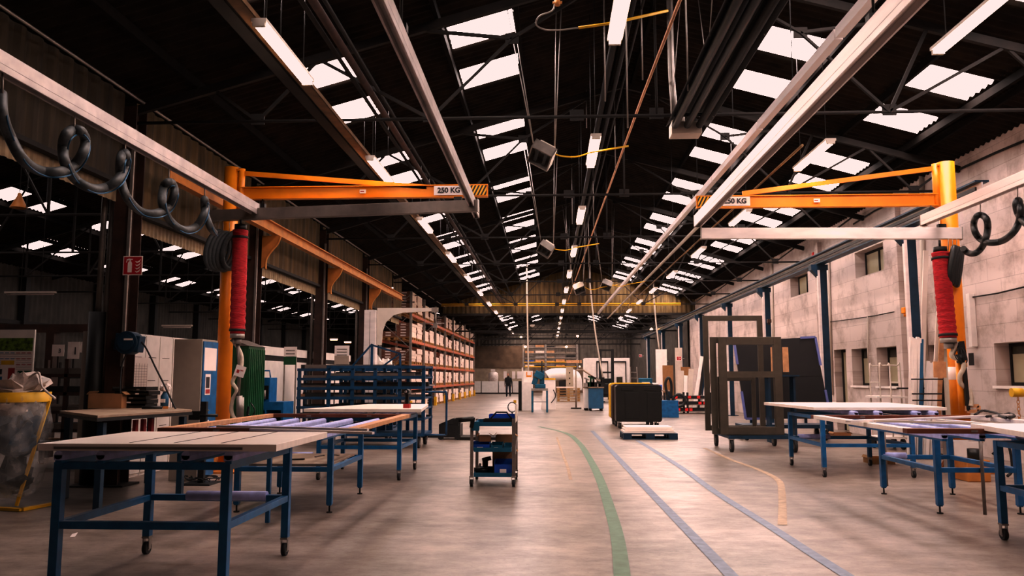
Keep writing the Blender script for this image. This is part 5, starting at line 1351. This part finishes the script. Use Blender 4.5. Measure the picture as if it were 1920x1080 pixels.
# frame cart
t=thing('frame_cart','tall wheeled cart stacked with bronze window frames','cart',(4.2,16.8,0))
xs0,xs1=3.50-4.2,4.84-4.2; y0,y1=16.05-16.8,17.6-16.8
mb=MB(); mb.box(xs0,xs1,y0,y0+.06,.26,.32); mb.box(xs0,xs1,y1-.06,y1,.26,.32); mb.box(xs0,xs0+.06,y0+.06,y1-.06,.26,.32); mb.box(xs1-.06,xs1,y0+.06,y1-.06,.26,.32); mb.box(xs0+.06,xs1-.06,-.03,.03,.26,.32); mb.build('base_frame','navy_paint',t)
for x in (xs0+.06,xs1-.06):
    for y in (y0+.05,y1-.05):
        mb=MB(); mb.cyl((x-.025,y,.12),(x+.025,y,.12),.12,20); o=mb.build('wheel','rubber',t); mb=MB(); mb.cyl((x-.028,y,.12),(x+.028,y,.12),.06,14); mb.box(x-.045,x-.032,y-.03,y+.03,.08,.24); mb.box(x+.032,x+.045,y-.03,y+.03,.08,.24); mb.box(x-.05,x+.05,y-.05,y+.05,.24,.26); mb.build('fork','zinc',o)
def wframe(label,x0,x1,y,z0,z1,w=.085,d=.06,m='frame_bronze',mid=None,tilt=0):
    t=thing('window_frame',label,'frame',((x0+x1)/2,y,z0)); a=(x1-x0)/2; h=z1-z0
    for nm,b in (('jamb',(-a,-a+w,-d/2,d/2,0,h)),('jamb',(a-w,a,-d/2,d/2,0,h)),('head_rail',(-a+w,a-w,-d/2,d/2,h-w,h)),('bottom_rail',(-a+w,a-w,-d/2,d/2,0,w))):
        mb=MB(); mb.box(*b); mb.build(nm,m,t,bevel=.004)
    if mid: mb=MB(); mb.box(-a+w,a-w,-d/2,d/2,mid-z0,mid-z0+w*.8); mb.build('middle_rail',m,t)
    return t
def X_(px,Y): return AY(px,700,Y).x
def Z_(py,Y): return AY(1400,py,Y).z
wframe('tallest bronze frame at the back of the frame cart',X_(1320,17.45),X_(1432,17.45),17.45,.33,Z_(592,17.45),.11)
for i in range(3): wframe('narrow bronze frame standing %s behind the front frames of the cart' % ['directly','further','furthest'][i],X_(1338+i*4,16.9),X_(1338+i*4,16.9)+.75,16.55+i*.15,.33,Z_(706,16.5)-.01*i,.07,.05,'alu_dark' if i%2 else 'frame_bronze')
wframe('bronze frame with a middle rail at the front of the frame cart',X_(1348,16.2),X_(1466,16.2),16.2,.33,Z_(632,16.2),.155,.07,'frame_bronze',mid=Z_(708,16.2))
wframe('second bronze frame just behind the front frame of the cart',X_(1333,16.35),X_(1462,16.35),16.38,.33,Z_(632,16.4),.12,.06)
# dark panels on A-frame
Yd=19.2
t=thing('dark_panel','wide dark grey door panel with lavender corner guards leaning on its trolley','panel',(X_(1460,Yd),Yd,.42))
cxp=X_(1460,Yd)
def PP(px,py,Y=Yd): p=AY(px,py,Y); return (p.x-cxp,0,p.z-.42)
poly=[PP(1398,785),PP(1557,785),PP(1528,632),PP(1376,640)]
mb=MB(); mb.poly([Vector(p) for p in poly],(0,.06,0)); mb.build('panel','panel_grey',t)
for (a,b,c) in ((0,3,.35),(1,2,.35),(2,1,.35),(3,0,.3),(2,3,.18),(0,1,.3)):
    A_,B_=Vector(poly[a]),Vector(poly[b]); mb=MB(); e=A_.lerp(B_,c); mb.bar(A_+Vector((0,-.01,0)),e+Vector((0,-.01,0)),.05,.06,up=(0,1,0)); mb.build('corner_guard','lav_edge',t)
mb=MB(); mb.bar(Vector(poly[0]).lerp(Vector(poly[3]),.52)+Vector((0,-.002,0)),Vector(poly[1]).lerp(Vector(poly[2]),.52)+Vector((0,-.002,0)),.004,.012); mb.build('seam','black_plastic',t)
t=thing('panel_trolley','blue wheeled trolley under the wide dark grey panels','trolley',(cxp,Yd+.3,0))
mb=MB(); mb.box(-.9,1.1,-.45,.35,.28,.36); mb.bar((-.5,.4,.30),(-.5,.35,2.0),.06); mb.bar((.8,.4,.30),(.8,.35,2.0),.06); mb.bar((-.5,.37,1.9),(.8,.37,1.9),.05); mb.build('frame','navy_paint',t)
for x in (-.8,1.0):
    for y in (-.35,.25): mb=MB(); mb.cyl((x-.03,y,.12),(x+.03,y,.12),.12,18); o=mb.build('wheel','rubber',t); mb=MB(); mb.box(x-.05,x-.035,y-.03,y+.03,.1,.28); mb.box(x+.035,x+.05,y-.03,y+.03,.1,.28); mb.build('fork','zinc',o)
for i in range(2):
    p=AY(1450+i*22,650+i*0,18.6); z0=AY(1450,697,18.6).z; mb=MB(); mb.cbox((p.x,18.6,(p.z+z0)/2-.01),(.13,.03,p.z-z0),0,0,.0); o=mb.build('wood_piece','wood_light'); tag(o,'light wooden piece clamped in front of the dark panel, %s one' % ['left','right'][i],'wood')
mb=MB(); p=AY(1462,702,18.6); mb.box(p.x-.38,p.x+.38,18.4,18.8,p.z-.05,p.z-.01); mb.box(p.x-.3,p.x-.25,18.45,18.75,0,p.z-.05); mb.box(p.x+.25,p.x+.3,18.45,18.75,0,p.z-.05); tag(mb.build('low_stand','navy_paint'),'small dark stand holding the light wooden pieces','stand')

# white profiles rack at right
Yq=15.2
t=thing('profile_stand','upright stand with horizontal arms holding the white profiles at right','rack',(X_(1722,Yq),Yq,0)); cx=X_(1722,Yq)
mb=MB()
for py in (711,738,750): z=AY(1722,py,Yq).z; mb.cyl((X_(1698,Yq)-cx,-.22,z),(X_(1757,Yq)-cx,-.22,z),.012,8)
mb.bar((X_(1757,Yq)-cx,-.2,0),(X_(1757,Yq)-cx,.25,1.3),.03); mb.bar((-.3,.25,1.25),(.3,.25,1.25),.03); mb.box(-.5,.5,-.35,.4,0,.04); mb.build('stand_frame','dark_steel',t)
for i in range(12):
    f=i/11; xb_=1696+f*46; xt_=1709+f*42 if i<6 else 1723+f*32; yt=632+(i%3)*2+ (0 if i<6 else 45+8*(i%2))
    m='cable_blue' if i in (5,) else 'white_profile'
    a=AY(xb_,700,Yq-.05*(i%3)); a.z=.045; b=AY(xt_,yt,Yq+.22); mb=MB(); mb.bar(a,b,.058,.035,up=(0,1,0))
    tag(mb.build('white_profile' if m!='cable_blue' else 'blue_profile',m),('long white profile leaning in the upright stand, among the left tall ones' if i<5 else 'bright blue edged profile in the upright stand' if i==5 else 'shorter white profile leaning at the right of the upright stand'),'profile','white profiles in the upright stand')
def plank(label,a,b,Y,w,m):
    p=AY(*a,Y); p.z=.01; q=AY(*b,Y+.3); mb=MB(); mb.bar(p,q,w,.03,up=(0,1,0)); tag(mb.build('plank',m),label,'plank')
plank('tall pale board leaning on the wall right of the blue column',(1722,800),(1736,470),16.4,.10,'white_board')
plank('tall pinkish wooden plank leaning left of the red tube',(1752,800),(1772,520),15.9,.10,'wood_light')
plank('tall white board leaning beside the pinkish plank',(1744,800),(1762,560),16.0,.10,'white_board')
p=AY(1762,693,14.3); mb=MB(); h=AY(1762,678,14.3).z-AY(1762,708,14.3).z; mb.cbox((p.x,14.3,p.z),(.21,.03,h),0,0,.03); tag(mb.build('wood_block','wood_light'),'square wooden block fixed on the plank by the right orange post','block')
# white rail trolley
Yt=17.0; t=thing('rail_trolley','white tubular rail trolley in front of the small windows','trolley',(X_(1660,Yt),Yt,0)); cx=X_(1660,Yt)
mb=MB(); zt=AY(1660,686,Yt).z; x0=X_(1640,Yt)-cx; x1=X_(1678,Yt)-cx
for y in (-.25,.25): mb.tube(catmull([(x0,y,.25),(x0,y,zt-.05),(x0+.06,y,zt),(x1-.06,y,zt),(x1,y,zt-.05),(x1,y,.25)],4),.015,8)
for x in (x0,x1): mb.cyl((x,-.25,zt*.8),(x,.25,zt*.8),.012,6)
mb.cyl(((x0+x1)/2,-.25,.25),((x0+x1)/2,-.25,zt),.015,8)
mb.build('tube_frame','lamp_body',t); mb=MB(); mb.box(x0-.1,x1+.1,-.3,.3,.22,.26); mb.build('deck','white_paint',t); mb=MB(); mb.box(x0-.1,x1+.1,-.3,.3,AY(1660,746,Yt).z,AY(1660,744,Yt).z+.02); mb.build('shelf','white_paint',t)
for x in (x0,x1):
    for y in (-.22,.22): mb=MB(); mb.cyl((x-.02,y,.11),(x+.02,y,.11),.11,14); mb.build('wheel','rubber',t)
# orange machine base under right frame and clutter
p=G(1795,868); t=box_thing('orange_pump','orange pump unit on the floor at the foot of the right orange post','machine',6.0,11.9,.32,.4,.30,'orange_beam'); mb=MB(); mb.cyl((0,-.1,.30),(0,-.1,.45),.09,14); mb.build('motor','black_plastic',t); mb=MB(); mb.tube(catmull([(.2,-.2,.38),(.35,-.3,.55),(.4,-.3,.2),(.3,-.35,.1)],5),.02,6); mb.build('hose','rubber',t)
for i,(px,py,Y,w,h,m,l) in enumerate(((1640,852,14.2,.4,.10,'pallet_wood','small wooden crate on the floor between the right tables'),(1795,840,12.6,.4,.5,'white_paint','white box on the floor behind the right middle table'),(1570,0,20.0,.4,.12,'cardboard','flat cardboard box on the floor behind the dark panels'))):
    g=AY(px,700,Y); bin_(l,g.x,Y,0,w,.35,h,m,'cardboard_box','box')
# right edge: yellow capped pipe with chains
p=AY(1905,736,11.0); t=thing('hose_drum','white pipe with a yellow collar and hanging chain at the right edge','pipe',(p.x+.3,11.0,p.z)); mb=MB(); mb.cyl((-.35,0,0),(.5,0,0),.055,14); mb.build('pipe','white_paint',t); mb=MB(); mb.cyl((-.36,0,0),(-.22,0,0),.06,14); mb.build('yellow_collar','yellow_paint',t)
mb=MB()
for k in range(12): mb.tube([(-.28+.018*math.cos(a)*(k%2),.018*math.cos(a)*((k+1)%2),-.08-k*.045+.028*math.sin(a)) for a in [2*PI*j/8 for j in range(8)]],.005,4,closed=True)
mb.build('chain','orange_beam',t); mb=MB(); mb.cyl((.3,0,-p.z+.0),(.3,0,-.05),.03,10); mb.cyl((.3,0,-p.z),(.3,0,-p.z+.02),.2,14); mb.build('stand','zinc',t)
# right wall: cable runs, pilasters, pipes, boxes
def wallpipe(label,pts,r,m,name='wall_cable',cat='cable'):
    mb=MB(); mb.tube([AX(x,y,XW-.04) for x,y in pts],r,6); tag(mb.build(name,m),label,cat)
wallpipe('dark cable running along the upper block wall',[(1925,262),(1870,285),(1810,312),(1790,322)],.022,'dark_steel')
wallpipe('upper cable on the block wall behind the orange jib',[(1725,355),(1680,377),(1640,395),(1600,420)],.018,'dark_steel')
wallpipe('thin conduit crossing the block wall above the windows',[(1925,537),(1870,550),(1818,558)],.014,'dark_steel')
wallpipe('long thin cable strung low across the block wall',[(1553,604),(1600,598),(1640,592),(1690,582)],.012,'dark_steel')
wallpipe('vertical thin pipe on the wall between the small windows',[(1627,592),(1627,655),(1630,705)],.02,'lamp_body','wall_pipe','pipe')
wallpipe('vertical pipe on the wall right of the second blue column',[(1553,480),(1556,600),(1560,740)],.05,'lamp_body','wall_pipe','pipe')
wallpipe('vertical brown pipe on the wall right of the nearest blue column',[(1728,330),(1731,560),(1740,740)],.06,'lamp_body','wall_pipe','pipe')
wallpipe('vertical pipe on the wall behind the third blue column',[(1447,480),(1449,600),(1451,700)],.05,'lamp_body','wall_pipe','pipe')
for i,(px,py,c) in enumerate(((1527,477,'red_plastic'),(1698,582,'orange_paint'),(1442,602,'rust_steel'))):
    p=AX(px,py,XW-.08 if i==0 else 6.9 if i==1 else 6.95); t=thing('wall_siren',['small red alarm bell on the upper block wall','small orange beacon on the nearest blue column','small brown junction box on the third blue column'][i],'alarm',tuple(p)); mb=MB(); mb.cbox((0,0,0),(.12,.14,.12)); mb.build('box',c,t,bevel=.015); mb=MB(); mb.cyl((0,0,-.06),(0,0,-.12),.04,10); mb.build('horn',c,t)
for i,y in enumerate((18.3,23.6)):
    mb=MB(); mb.box(XW-.12,XW-.001,y,y+.3,0,5.4); o=mb.build('trim_%d'%(95+i),'painted_blockwork',own=False); o['kind']='structure'
p=AX(1822,600,XW-.06); t=thing('wall_duct','white vertical wall duct with small grille right of the orange post','duct',(p.x,p.y,p.z-.5)); mb=MB(); mb.box(-.05,.05,-.06,.06,0,1.0); mb.build('duct','white_paint',t); mb=MB(); mb.box(-.055,-.051,-.09,.09,-.35,-.12); mb.build('grille','dark_steel',t)

# ------------------------------------------------------------------ machines in the middle distance
Ym=36.0
def M4(px,Y=Ym): return AY(px,740,Y).x
t=thing('white_cabinet','white control cabinet left of the blue press in the distance','machine',(M4(989),36.0,0)); w=M4(999)-M4(979)
mb=MB(); mb.box(-w/2,w/2,-.3,.3,0,1.25); mb.build('cabinet','white_paint',t); mb=MB(); mb.box(-w/2,-w/2+.05,-.35,-.3,0,1.9); mb.box(w*.0,w*.35,-.31,-.302,1.55,1.7); mb.box(-w/2+.05,w/2,-.04,.04,1.25,1.75); mb.build('panel','white_paint',t); mb=MB(); mb.box(-.05,w/2-.05,-.045,-.041,1.48,1.7); mb.build('warning_label','orange_paint',t)
mb=MB(); mb.box(-w/2-.16,-w/2-.02,-.15,.15,.0,1.3); mb.build('black_unit','black_plastic',t)
t=thing('blue_press','teal blue drill press on a blue frame stand in the middle distance','machine',(M4(1012,34.2),34.2,0)); w=M4(1027,34.2)-M4(996,34.2)
for x in (-w/2+.04,w/2-.04):
    for y in (-.25,.25): mb=MB(); mb.box(x-.04,x+.04,y-.04,y+.04,0,.9); mb.build('leg','teal_paint',t)
mb=MB(); mb.box(-w/2,w/2,-.3,.3,.9,1.0); mb.build('table','zinc',t); mb=MB(); mb.box(-w/2+.08,w/2-.08,-.25,.25,.42,.45); mb.build('lower_shelf','zinc',t)
mb=MB(); mb.box(-.2,.25,-.2,.2,1.0,1.18); mb.box(.0,.2,-.1,.15,1.18,1.75); mb.cbox((-.02,-.05,1.55),(.4,.3,.28),0,0,.5); mb.cbox((-.2,-.05,1.30),(.22,.2,.3),0,0,.3); mb.build('press_head','teal_paint',t,bevel=.02); mb=MB(); mb.cyl((.1,-.1,1.7),(.1,-.1,2.15),.03,8); mb.build('mast','black_steel',t)
t=thing('machine_guard','white enclosed machine with a yellow top edge right of the blue press','machine',(M4(1028,37.5),37.5,0)); w=M4(1041,37.5)-M4(1014,37.5)
mb=MB(); mb.poly([(-w/2,-.4,0),(w/2,-.4,0),(w/2,-.4,1.35),(-w/2+.12,-.4,1.35)],(0,.8,0)); mb.build('housing','white_paint',t); mb=MB(); mb.box(-w/2+.1,w/2,-.42,.42,1.35,1.42); mb.build('yellow_edge','yellow_paint',t); mb=MB(); mb.tube(catmull([(w/2-.1,-.42,.9),(w/2,-.45,.6),(w/2-.2,-.45,.3)],5),.02,6); mb.build('cable','rubber',t)
# pallet stack
Yk=50.0
for i in range(5):
    x=(AY(1045,740,Yk).x+AY(1087,740,Yk).x)/2; pallet(x,Yk,i*.17,'wooden pallet in the pile standing deep in the aisle','pallets piled in the aisle',PI/2)
mb=MB(); mb.box(x-.75,x+.3,Yk-.3,Yk+.3,.82,.89); tag(mb.build('white_board','white_board'),'white board lying on the pallet pile deep in the aisle','board')
# blue machine benches right of aisle
for i,(xa,xb_,Y,m) in enumerate(((1094,1103,36.5,'white_paint'),(1103,1130,36.0,'cable_blue'))):
    x0,x1=M4(xa,Y),M4(xb_,Y); t=thing('machine_bench',['white machine cabinet at the left end of the blue bench','blue machine bench piled with parts in the middle distance'][i],'machine',((x0+x1)/2,Y,0)); w=(x1-x0)/2
    mb=MB(); mb.box(-w,w,-.5,.5,.1,1.0); mb.build('cabinet',m,t,bevel=.01); mb=MB(); mb.box(-w-.03,w+.03,-.55,.55,1.0,1.04); mb.build('table_top','bench_top',t); mb=MB()
    for sx in (-w+.08,w-.08): mb.cyl((sx,-.4,0),(sx,-.4,.1),.05,8); mb.cyl((sx,.4,0),(sx,.4,.1),.05,8)
    mb.build('feet','black_steel',t)
for i,(px,py,m,s) in enumerate(((1100,700,'zinc',.25),(1108,694,'green_paint',.3),(1113,700,'dark_steel',.3),(1122,704,'zinc',.2),(1128,700,'black_plastic',.28))):
    x=M4(px,36); t=thing('bench_machine',['steel','green','dark brown','small steel','black'][i]+' machine part on the benches in the middle distance','machine part',(x,36.0,1.041)); mb=MB(); mb.box(-s/2,s/2,-.1,.1,0,s*.7); mb.cyl((0,0,s*.7),(0,0,s*1.5),s*.15,10); mb.build('body',m,t); mb=MB(); mb.cbox((0,-.05,s*1.4),(s*.9,.1,s*.25),0,0,.4); mb.build('arm',m,t)
t=thing('extraction_arm','brown jointed arm reaching over the blue machine bench','machine arm',(M4(1080,38),38.0,0)); mb=MB(); z=AY(1080,694,38).z; mb.cyl((-.0,0,0),(0,0,z),.035,10); mb.tube([(0,0,z),(.35,0,z),(1.0,0,z-.45),(1.2,0,z-.5)],.04,8); mb.build('arm','bench_top',t); mb=MB(); mb.cyl((0,0,0),(0,0,.05),.25,14); mb.build('base','dark_steel',t)
# big pale hopper/duct
Yh=62
p=AY(1055,712,Yh); t=thing('dust_collector','white inflated dust collector bag deep in the hall','dust collector',(p.x,Yh,0)); mb=MB(); z=p.z; mb.tube(catmull([(-1.1,0,z+.2),(-.8,0,z+.35),(-.2,0,z+.4),(.5,0,z+.35),(.9,0,z+.2),(1.0,0,z-.3),(1.0,0,z-.8)],4),.5,14); mb.build('bag','white_paint',t); mb=MB(); mb.box(-.3,.8,-.4,.4,0,z-.1); mb.build('base','black_steel',t)
t=thing('tall_panel','tall spotted beige machine panel deep in the hall','panel',(AY(1068,700,60).x,60,0)); mb=MB(); mb.box(-.27,.27,-.1,.1,0,AY(1068,688,60).z); mb.build('panel','beige_concrete',t); mb=MB()
for z in (1.0,1.4,1.8): mb.cyl((.0,-.12,z),(0,-.1,z),.05,10)
mb.build('buttons','dark_steel',t)
# person
def person(x,y):
    t=thing('person','person in black jacket and dark trousers walking towards the racks','person',(x,y,0),-.15)
    J=[(0,0,.95,.19,.13),(0,0,1.15,.19,.13),(0,0,1.36,.205,.13),(0,0,1.47,.10,.09),(0,.0,1.56,.055,.055),(0,-.02,1.66,.085,.10),(0,-.01,1.75,.055,.065)]
    V=[j[:3] for j in J]; R=[(j[3],j[4]) for j in J]; E=[(i,i+1) for i in range(len(J)-1)]
    def chain(start,pts):
        prev=start
        for (a,b,c,r) in pts: V.append((a,b,c)); R.append((r,r)); E.append((prev,len(V)-1)); prev=len(V)-1
    chain(0,[(-.10,-.0,.90,.10),(-.11,-.08,.50,.065),(-.11,-.02,.11,.045),(-.12,-.15,.04,.04)])
    chain(0,[(.10,0,.90,.10),(.11,.06,.50,.065),(.11,.16,.12,.045),(.12,.05,.04,.04)])
    chain(2,[(-.20,0,1.40,.07),(-.25,.03,1.12,.05),(-.24,-.06,.90,.035),(-.24,-.08,.80,.035)])
    chain(2,[(.20,0,1.40,.07),(.25,.0,1.12,.05),(.25,-.1,.92,.035),(.25,-.13,.82,.035)])
    me=bpy.data.meshes.new('body'); me.from_pydata(V,E,[]); o=bpy.data.objects.new('body',me); COL.objects.link(o); o.parent=t
    sk=o.modifiers.new('skin','SKIN'); sk.use_smooth_shade=True
    for i,sv in enumerate(me.skin_vertices[0].data): sv.radius=R[i]; sv.use_root=(i==0)
    o.modifiers.new('sub','SUBSURF').levels=1; o.modifiers['sub'].render_levels=2
    me.materials.append(M_['clothes_black'])
    mb=MB(); vs=[]; fs=[]; n=14
    for i in range(9):
        ph=-PI/2+PI*i/8
        for j in range(n): vs.append((.083*math.cos(ph)*math.cos(2*PI*j/n),-.03+.10*math.cos(ph)*math.sin(2*PI*j/n),1.665+.122*math.sin(ph)))
    for i in range(8):
        for j in range(n): fs.append((i*n+j,i*n+(j+1)%n,(i+1)*n+(j+1)%n,(i+1)*n+j))
    mb.add(vs,fs,True); mb.cbox((0,-.135,1.66),(.022,.03,.04)); mb.build('face','skin',t)
    mb=MB(); mb.lathe((0,-.01,1.66),[(.092,-.02),(.094,.05),(.078,.10),(.04,.135),(0,.14)],16); mb.build('hair','rust_steel',t)
    mb=MB(); mb.tube([(-.11,0,.88),(-.11,-.08,.50),(-.11,-.02,.10)],[.10,.075,.06],10); mb.tube([(.11,0,.88),(.11,.06,.50),(.11,.16,.12)],[.10,.075,.06],10); mb.build('trousers','trouser_navy',t)
    for s in (-.24,.25): mb=MB(); mb.cbox((s,-.10,.79),(.05,.06,.12)); mb.build('hand','skin',t,bevel=.015)
g=G(953,744.5); person(g.x,g.y)
# white crates row at back
Yw=73.0
CE=[888,903,935,961,985]
for i in range(4):
    x0=AY(CE[i],730,Yw).x; x1=AY(CE[i+1]-.7,730,Yw).x
    t=thing('white_container','white storage container in the row along the back wall, %s from the left' % ['first','second','third','fourth','fifth','sixth','seventh','eighth'][i],'container',((x0+x1)/2,Yw,0)); w=(x1-x0)/2; mb=MB(); mb.box(-w,w,-.4,.4,.1,1.12); mb.build('box_body','white_paint',t); mb=MB(); mb.box(-w,w,-.38,.38,0,.1); mb.box(-w,-w+.04,-.41,-.40,.1,1.12); mb.build('base','dark_steel',t)
x=AY(925,705,Yw).x; t=thing('wrapped_bundle','pale plastic wrapped bundle standing on the white containers','bundle',(x,Yw,1.121)); mb=MB(); mb.lathe((0,0,0),[(.0,0),(.42,0),(.45,.5),(.4,.75),(.2,.85),(0,.86)],14); mb.build('wrapped_load','plastic_wrap',t); mb=MB(); mb.box(-.2,.2,-.46,-.44,.9,1.1); mb.build('label_card','sign_white',t)
for i,px in enumerate((947,963,975)): p=AY(px,703,YB-.2); t=thing('wall_notice','%s white notice on the back wall near the person' % ['left','middle','right'][i],'notice',tuple(p)); mb=MB(); s=.3 if i<2 else .55; mb.box(-s/2,s/2,.10,.135,-.35,.35); mb.build('sheet','sign_white',t)
# back rack
Yr=70; x0=AY(982,700,Yr).x; x1=AY(1082,700,Yr).x
t=thing('storage_rack','wide storage rack with yellow beams against the back of the hall','rack',((x0+x1)/2,Yr,0)); w=(x1-x0)/2
for x in (-w,0-.4,w): mb=MB(); mb.box(x-.08,x+.08,-.6,.6,0,4.3); mb.build('upright','zinc',t)
for i,z in enumerate((1.9,2.35,2.75,3.1,3.5,4.0)):
    mb=MB(); mb.box(-w,w,-.6,.6,z,z+.07); mb.build('shelf','yellow_paint' if i in (1,2) else 'zinc',t)
rg=random.Random(9)
for i,z in enumerate((2.43,2.83,3.18,3.58,4.08)):
    for j in range(5):
        a=-w+.15+j*(2*w-.2)/5; L2=(2*w-.2)/5*.85; mb=MB(); X0=(x0+x1)/2+a; h=rg.uniform(.06,.2); mb.box(X0,X0+L2,Yr-.5,Yr+.4,z,z+h); tag(mb.build('profile_bundle',rg.choice(['alu_dark','black_steel','carton_white','wood_light','bright_blue' if i<2 else 'zinc'])),'bundle of profiles on the back storage rack, %s shelf, %s from the left' % (['lowest','second','third','fourth','top'][i],['first','second','third','fourth','fifth'][j]),'bundle')
mb=MB(); p=AY(1076,678,68); mb.cbox((p.x,68,p.z),(1.3,.6,.25)); tag(mb.build('board_bundle','wood_light'),'pale bundle of boards sticking out from the back rack at right','bundle')
# office box
Yo=54; x0=AY(1097,700,Yo).x; x1=AY(1181,700,Yo).x; zt=AY(1150,671,Yo).z
t=thing('office_cabin','white office cabin with black door frames at the back right','cabin',((x0+x1)/2,Yo+1.5,0)); w=(x1-x0)/2
mb=MB(); mb.box(-w,w,-1.5,1.5,0,zt); mb.build('cabin_walls','white_paint',t)
for a,b in ((-.45,.0),(.20,.80)):
    mb=MB(); c,d=a*w*1.0,b*w; z2=zt-.30; mb.box(c-.06,c,-1.56,-1.5,0,z2); mb.box(d,d+.06,-1.56,-1.5,0,z2); mb.box(c-.06,d+.06,-1.56,-1.5,z2,z2+.08); f=mb.build('door_surround','black_steel',t); mb=MB(); mb.box(c+.3,d-.2,-1.54,-1.505,.6,1.5); mb.build('door_window','glass_dark' if a>0 else 'alu_dark',f)
# forklift
Yf=47.5; xm=AY(1137,690,Yf).x; zt=AY(1137,655,Yf).z
t=thing('forklift','black forklift mast with a load backrest in front of the office cabin','forklift',(xm,Yf,0))
for s in (-.36,.36): mb=MB(); mb.box(s-.08,s+.08,-.1,.1,.05,zt); mb.build('mast_rail','black_steel',t)
mb=MB()
for z in (.5,zt*.55,zt-.1): mb.box(-.3,.3,-.05,.05,z,z+.09)
mb.build('cross_members','black_steel',t); mb=MB(); mb.box(-.5,.5,.1,1.6,.3,1.1); mb.box(-.5,.5,1.0,1.6,1.1,1.4); mb.build('chassis','black_steel',t,bevel=.03)
for x in (-.45,.45):
    for y in (.35,1.4): mb=MB(); mb.cyl((x-.1,y,.28),(x+.1,y,.28),.28,18); mb.build('wheel','rubber',t)
mb=MB(); mb.box(-.3,-.18,-1.0,-.1,.05,.10); mb.box(.18,.3,-1.0,-.1,.05,.10); mb.build('forks','black_steel',t)
# step ladder
x=AY(1188,700,50).x; t=thing('step_ladder','grey step ladder standing right of the office cabin','ladder',(x,50,0)); mb=MB(); h=AY(1188,688,50).z
for s in (-.25,.25): mb.bar((s,-.3,0),(s*.8,0,h),.05,.03); mb.bar((s,.3,0),(s*.8,0,h),.04,.03)
mb.build('stiles','zinc',t)
for k in range(5): f=(k+1)/6; mb=MB(); mb.box(-.22,.22,-.3+.3*f-.06,-.3+.3*f+.02,h*f,h*f+.04); mb.build('step','zinc',t)
# small distant point lamps
for i,(px,py,Y) in enumerate(((985,650,69),(1062,650,69),(1083,630,69),(977,632,76),(1221,617,52),(998,609,60),(1087,687,34.5))):
    p=AY(px,py,Y); t=thing('spot_lamp',['warm lamp on the left top of the back rack','warm lamp on the right top of the back rack','warm lamp above the back rack right','tiny lamp on the dark back wall','small lamp by the far blue columns','round pale lamp under the far girders','small lamp on the supply tube over the benches'][i],'lamp',tuple(p)); s=[.10,.10,.10,.10,.10,.2,.03][i]
    mb=MB(); mb.lathe((0,0,0),[(0,-s),(s*.8,-s*.6),(s,0),(s*.6,s*.6),(0,s*.7)],12); mb.build('bulb','small_lamp' if i!=5 else 'lamp_body',t)
    mb=MB(); mb.cyl((0,0,s*.6),(0,0,zroof(p.x)-p.z-.05),.01,5); mb.build('cord','black_steel',t)

# ------------------------------------------------------------------ light and view
w=bpy.data.worlds.new('world'); SC.world=w; w.use_nodes=True
w.node_tree.nodes['Background'].inputs[0].default_value=(.80,.55,.45,1); w.node_tree.nodes['Background'].inputs[1].default_value=WORLD_E
def area(name,loc,rot,sx,sy,e,col):
    l=bpy.data.lights.new(name,'AREA'); l.shape='RECTANGLE'; l.size=sx; l.size_y=sy; l.energy=e; l.color=col
    o=bpy.data.objects.new(name,l); COL.objects.link(o); o.location=loc; o.rotation_euler=rot; return o
vs_=SC.view_settings; vs_.view_transform='Standard'; vs_.look='None'; vs_.exposure=EXPO; vs_.gamma=1.0
try:
    vs_.use_curve_mapping=True; cm=vs_.curve_mapping
    R_,G_,B_,C4=cm.curves[0],cm.curves[1],cm.curves[2],cm.curves[3]
    cm.extend='HORIZONTAL'
    G_.points[-1].location=(1,.87); B_.points[-1].location=(1,.845)
    C4.points.new(.10,.045); C4.points.new(.30,.20); C4.points.new(.58,.47)
    cm.update()
except Exception as e: print('curve',e)
SC.cycles.use_denoising=True
SC.cycles.sample_clamp_indirect=14
SC.cycles.max_bounces=6; SC.cycles.diffuse_bounces=3; SC.cycles.glossy_bounces=2; SC.cycles.transparent_max_bounces=6
SC.cycles.caustics_reflective=False; SC.cycles.caustics_refractive=False
